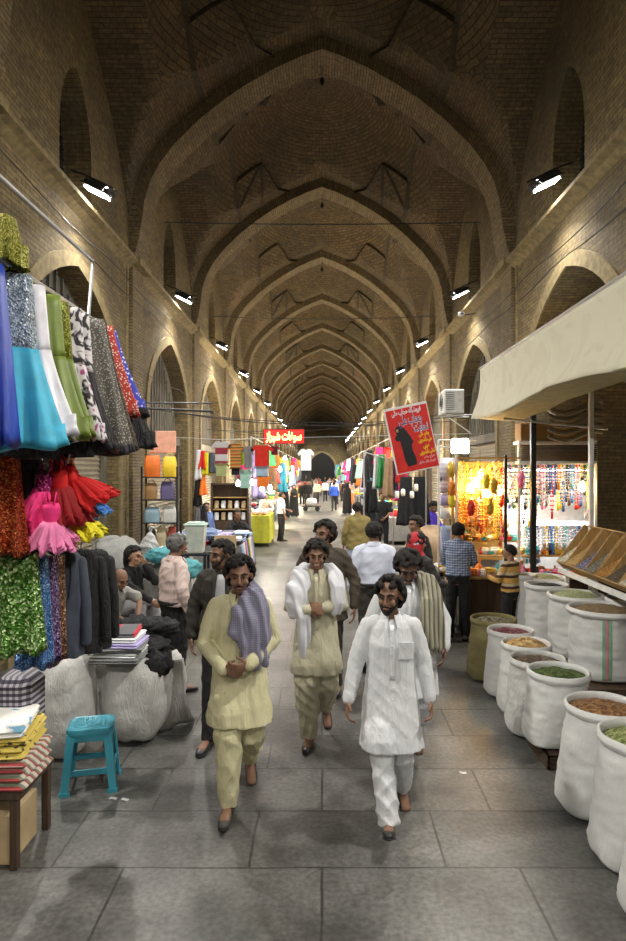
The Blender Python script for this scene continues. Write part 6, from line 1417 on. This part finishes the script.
# air conditioner and camera on the right wall
t = thing('air_conditioner', 'white outdoor air-conditioner unit on a bracket on the right wall', 'air conditioner', P(451, 403, 15.8))
b = MB(); b.box((0, 0, 0), (.48, .8, .58), None, .02); obj('casing', b, dye('ac_white', (.62, .62, .58), rough=.4), t)
b = MB()
for r in (.20, .15, .10, .05): b.tube([(-.245, r * math.cos(a), r * math.sin(a)) for a in [2 * PI * k / 20 for k in range(21)]], .006, 5)
for i in range(10): b.box((-.1 + .0 * i, -.405, -.2 + i * .045), (.2, .008, .012))
obj('grille', b, M_black, t)
b = MB(); b.tube([(-.2, -.3, -.32), (.51, -.3, -.32)], .016); obj('bracket', b, M_white, t); b = MB(); b.tube([(-.2, .3, -.32), (.51, .3, -.32)], .016); obj('bracket', b, M_white, t); b = MB(); b.tube([(-.2, -.3, -.32), (.4, -.3, -.75)], .014); obj('bracket', b, M_white, t)
t = thing('security_camera', 'small white security camera under the second right floodlight', 'camera', P(461, 314, 14.6)); b = MB(); b.box((0, 0, 0), (.10, .26, .10), RX(.2), .02); obj('camera_body', b, M_white, t); b = MB(); b.lathe((0, -.14, -.03), [(.03, -.005), (.03, .01)], 12); b.tube([(0, .1, 0), (.35, .15, .05)], .014); obj('mount', b, M_black, t)
# posts at right
b = MB(); b.box((2.92, 8.85, 1.6), (.07, .07, 3.2), None, .006); tag(obj('black_post', b, M_black, None, False), 'black square post in front of the necklaces', 'post')
b = MB(); b.box((3.3, 7.85, 1.7), (.05, .05, 3.4)); 
for i in range(28): b.box((3.3, 7.822, .5 + i * .1), (.014, .006, .04))
tag(obj('slotted_post', b, [M_white, M_black], None, False), 'white slotted steel post behind the spice trays', 'post')
for i in range(5):
    b = MB(); b.tube([pz(548 + 9 * k, 408 + 7 * i + 10 * math.sin(k * .9) * .5, 9.0) for k in range(7)], .03, 6); tag(obj('coiled_hose', b, dye('grey_hose', (.24, .22, .18))), 'grey slack hose loop under the awning, %s from the top' % ORD[i], 'hose')
b = MB(); b.tube([(2.56, 9.0, 3.05), (3.66, 8.2, 2.85)], .016); tag(obj('slanting_pipe', b, M_steel), 'slanting steel pipes bracing below the awning', 'pipe')

# ---- stalls on to the far end
rf = random.Random(21)
pal = ['white', 'pblue', 'red', 'black', 'vest', 'lilac', 'black', 'yellow', 'brownt', 'mint', 'navy', 'grey', 'turq', 'maroonw', 'orange2', 'pink', 'lime', 'black']
D['orange2'] = MATS['dye_orange2']; nm['orange2'] = 'orange'; nm['turq'] = 'turquoise'
GP = {}
for k in range(3, 15):
    for s in (-1, 1):
        sd = 'left' if s < 0 else 'right'; ym = (arch_y(k - 1) + arch_y(k)) / 2; x = s * 2.65
        if not (s < 0 and k == 3):
            cc = rf.choice(pal) if k > 4 else ('navy', 'grey')[k % 2]; table('stall table under a %s cloth in bay %s on the %s side' % (nm[cc], ORD[k - 3] if k < 15 else 'last', sd), x, ym, 1.1, 2.6, .85, D['dwood'], D[cc])
            if k < 10:
                for i in range(10):
                    c2 = rf.choice(pal); bundle('stall_goods', '%s goods heaped on the %s-side stall, %s bay beyond the neon sign' % (nm[c2], sd, ORD[k - 3]), 'goods', (x + rf.uniform(-.35, .35), ym - 1.1 + i * .24, .87), (.14, .12, rf.uniform(.06, .13)), D[c2], i, .2, 2.3, 2., '%s goods, %s side, %s bay' % (nm[c2], sd, ORD[k - 3]))
        for i in range(9 if k < 8 else 5):
            c2 = rf.choice(pal); L_ = rf.choice((.6, .8, 1.0, 1.3)); v = rf.choice((0, 1, 2)); key = (c2, v, L_)
            zt = rf.uniform(2.6, 3.3); loc = (s * rf.uniform(1.75, 2.5), ym - 2.4 + i * (.58 if k < 8 else 1.0), zt)
            lab = '%s garment hanging over the %s-side stalls, %s bay beyond the neon sign' % (nm[c2], sd, ORD[k - 3]); gr = '%s garments, %s side, %s bay' % (nm[c2], sd, ORD[k - 3])
            if key in GP: o = dup(GP[key], loc, rf.uniform(-.3, .3) + s * rf.choice((0, .5)), lab, gr)
            else: GP[key] = garment('hanging_garment', lab, 'clothes', loc, L_, .12 + .03 * v, .22 + .03 * v, D[c2], rz=rf.uniform(-.3, .3), folds_=6, group=gr, seed=i)
        b = MB(); b.tube([(s * 2.1, ym - 2.6, 3.35), (s * 2.1, ym + 2.6, 3.35)], .015); b.tube([(s * 2.1, ym - 2.6, 3.35), (s * 2.1, ym - 2.6, 0)], .02); b.tube([(s * 2.1, ym + 2.5, 3.35), (s * 2.1, ym + 2.5, 0)], .02)
        o = obj('garment_rail', b, M_steel); tag(o, 'steel pipe frame over the %s-side stall, %s bay beyond the neon sign' % (sd, ORD[k - 3]), 'frame')
        if k < 13:
            for i in range(3 if s < 0 and k < 5 else 2):
                bulb('white bulb over the %s-side stall, %s bay beyond the neon sign' % (sd, ORD[k - 3]), (s * rf.uniform(1.9, 2.4), ym - 1.6 + i * 1.2, rf.uniform(2.3, 2.6)), M_bulbw, 150, (1, .86, .62), .05, 'white bulbs, %s side, %s bay' % (sd, ORD[k - 3]), real=(i < (2 if k < 9 else 1)))
for i, (px, py, Y) in enumerate(((238, 483, 15.6), (252, 482, 16.4), (262, 488, 17.5), (270, 487, 18), (280, 469, 19.0), (285, 458, 20.5))):
    bulb('bare white bulb among the left stalls, %s from the left' % ORD[i], P(px, py, Y), M_bulbw, 14, (1, .95, .85), .055, real=i % 2 == 0, cord=.5)
a = P(306, 449, 24); tee('white shirt on display high over the aisle in the distance', a, .62, .8, whitec); a = P(306, 470, 24.1); b = MB(); b.prism([(-.17, 0), (.17, 0), (.2, -.42), (.03, -.42), (0, -.15), (-.03, -.42), (-.2, -.42)], -.03, .03); o = obj('trousers', b, blackc, None, False); o.location = a; tag(o, 'black trousers hung below the distant white shirt', 'trousers')
# hand cart
t = thing('hand_cart', 'low hand cart with a white load in the far aisle', 'cart', (-.62, 37.5, 0)); t.scale = (.7,) * 3; b = MB(); b.box((0, 0, .42), (1.6, .9, .06)); obj('bed', b, D['dwood'], t)
for sx in (-1, 1):
    b = MB(); b.tube([(sx * .5, -.46 + .0, .22 + .0), (sx * .5, -.40, .22)], .2, 16); b.tube([(sx * .5, .40, .22), (sx * .5, .46, .22)], .2, 16); obj('wheel', b, M_black, t)
b = MB(); b.tube([(-.8, -.3, .45), (-1.4, -.3, .9), (-1.4, .3, .9), (-.8, .3, .45)], .02); obj('handle', b, M_steel, t)
bundle('white_load', 'white bundle riding on the far hand cart', 'bundle', (-.62, 37.5, .317), (.3, .28, .22), whitec, 3, .2)
# a few scraps on the paving
for i, (px, py) in enumerate(((113, 799), (125, 800), (463, 773))):
    Y = F * EYE / (py - CY); b = MB(); b.sheet(lambda u, v: V(((u - .5) * .05, (v - .5) * .03, .003 + .004 * math.sin(4 * u + i))), 4, 3, .002); o = obj('paper_scrap', b, whitec); o.location = ((px - CX) / F * Y, Y, .001); tag(o, 'tiny white paper scrap on the paving, %s from the left' % ORD[i], 'paper')
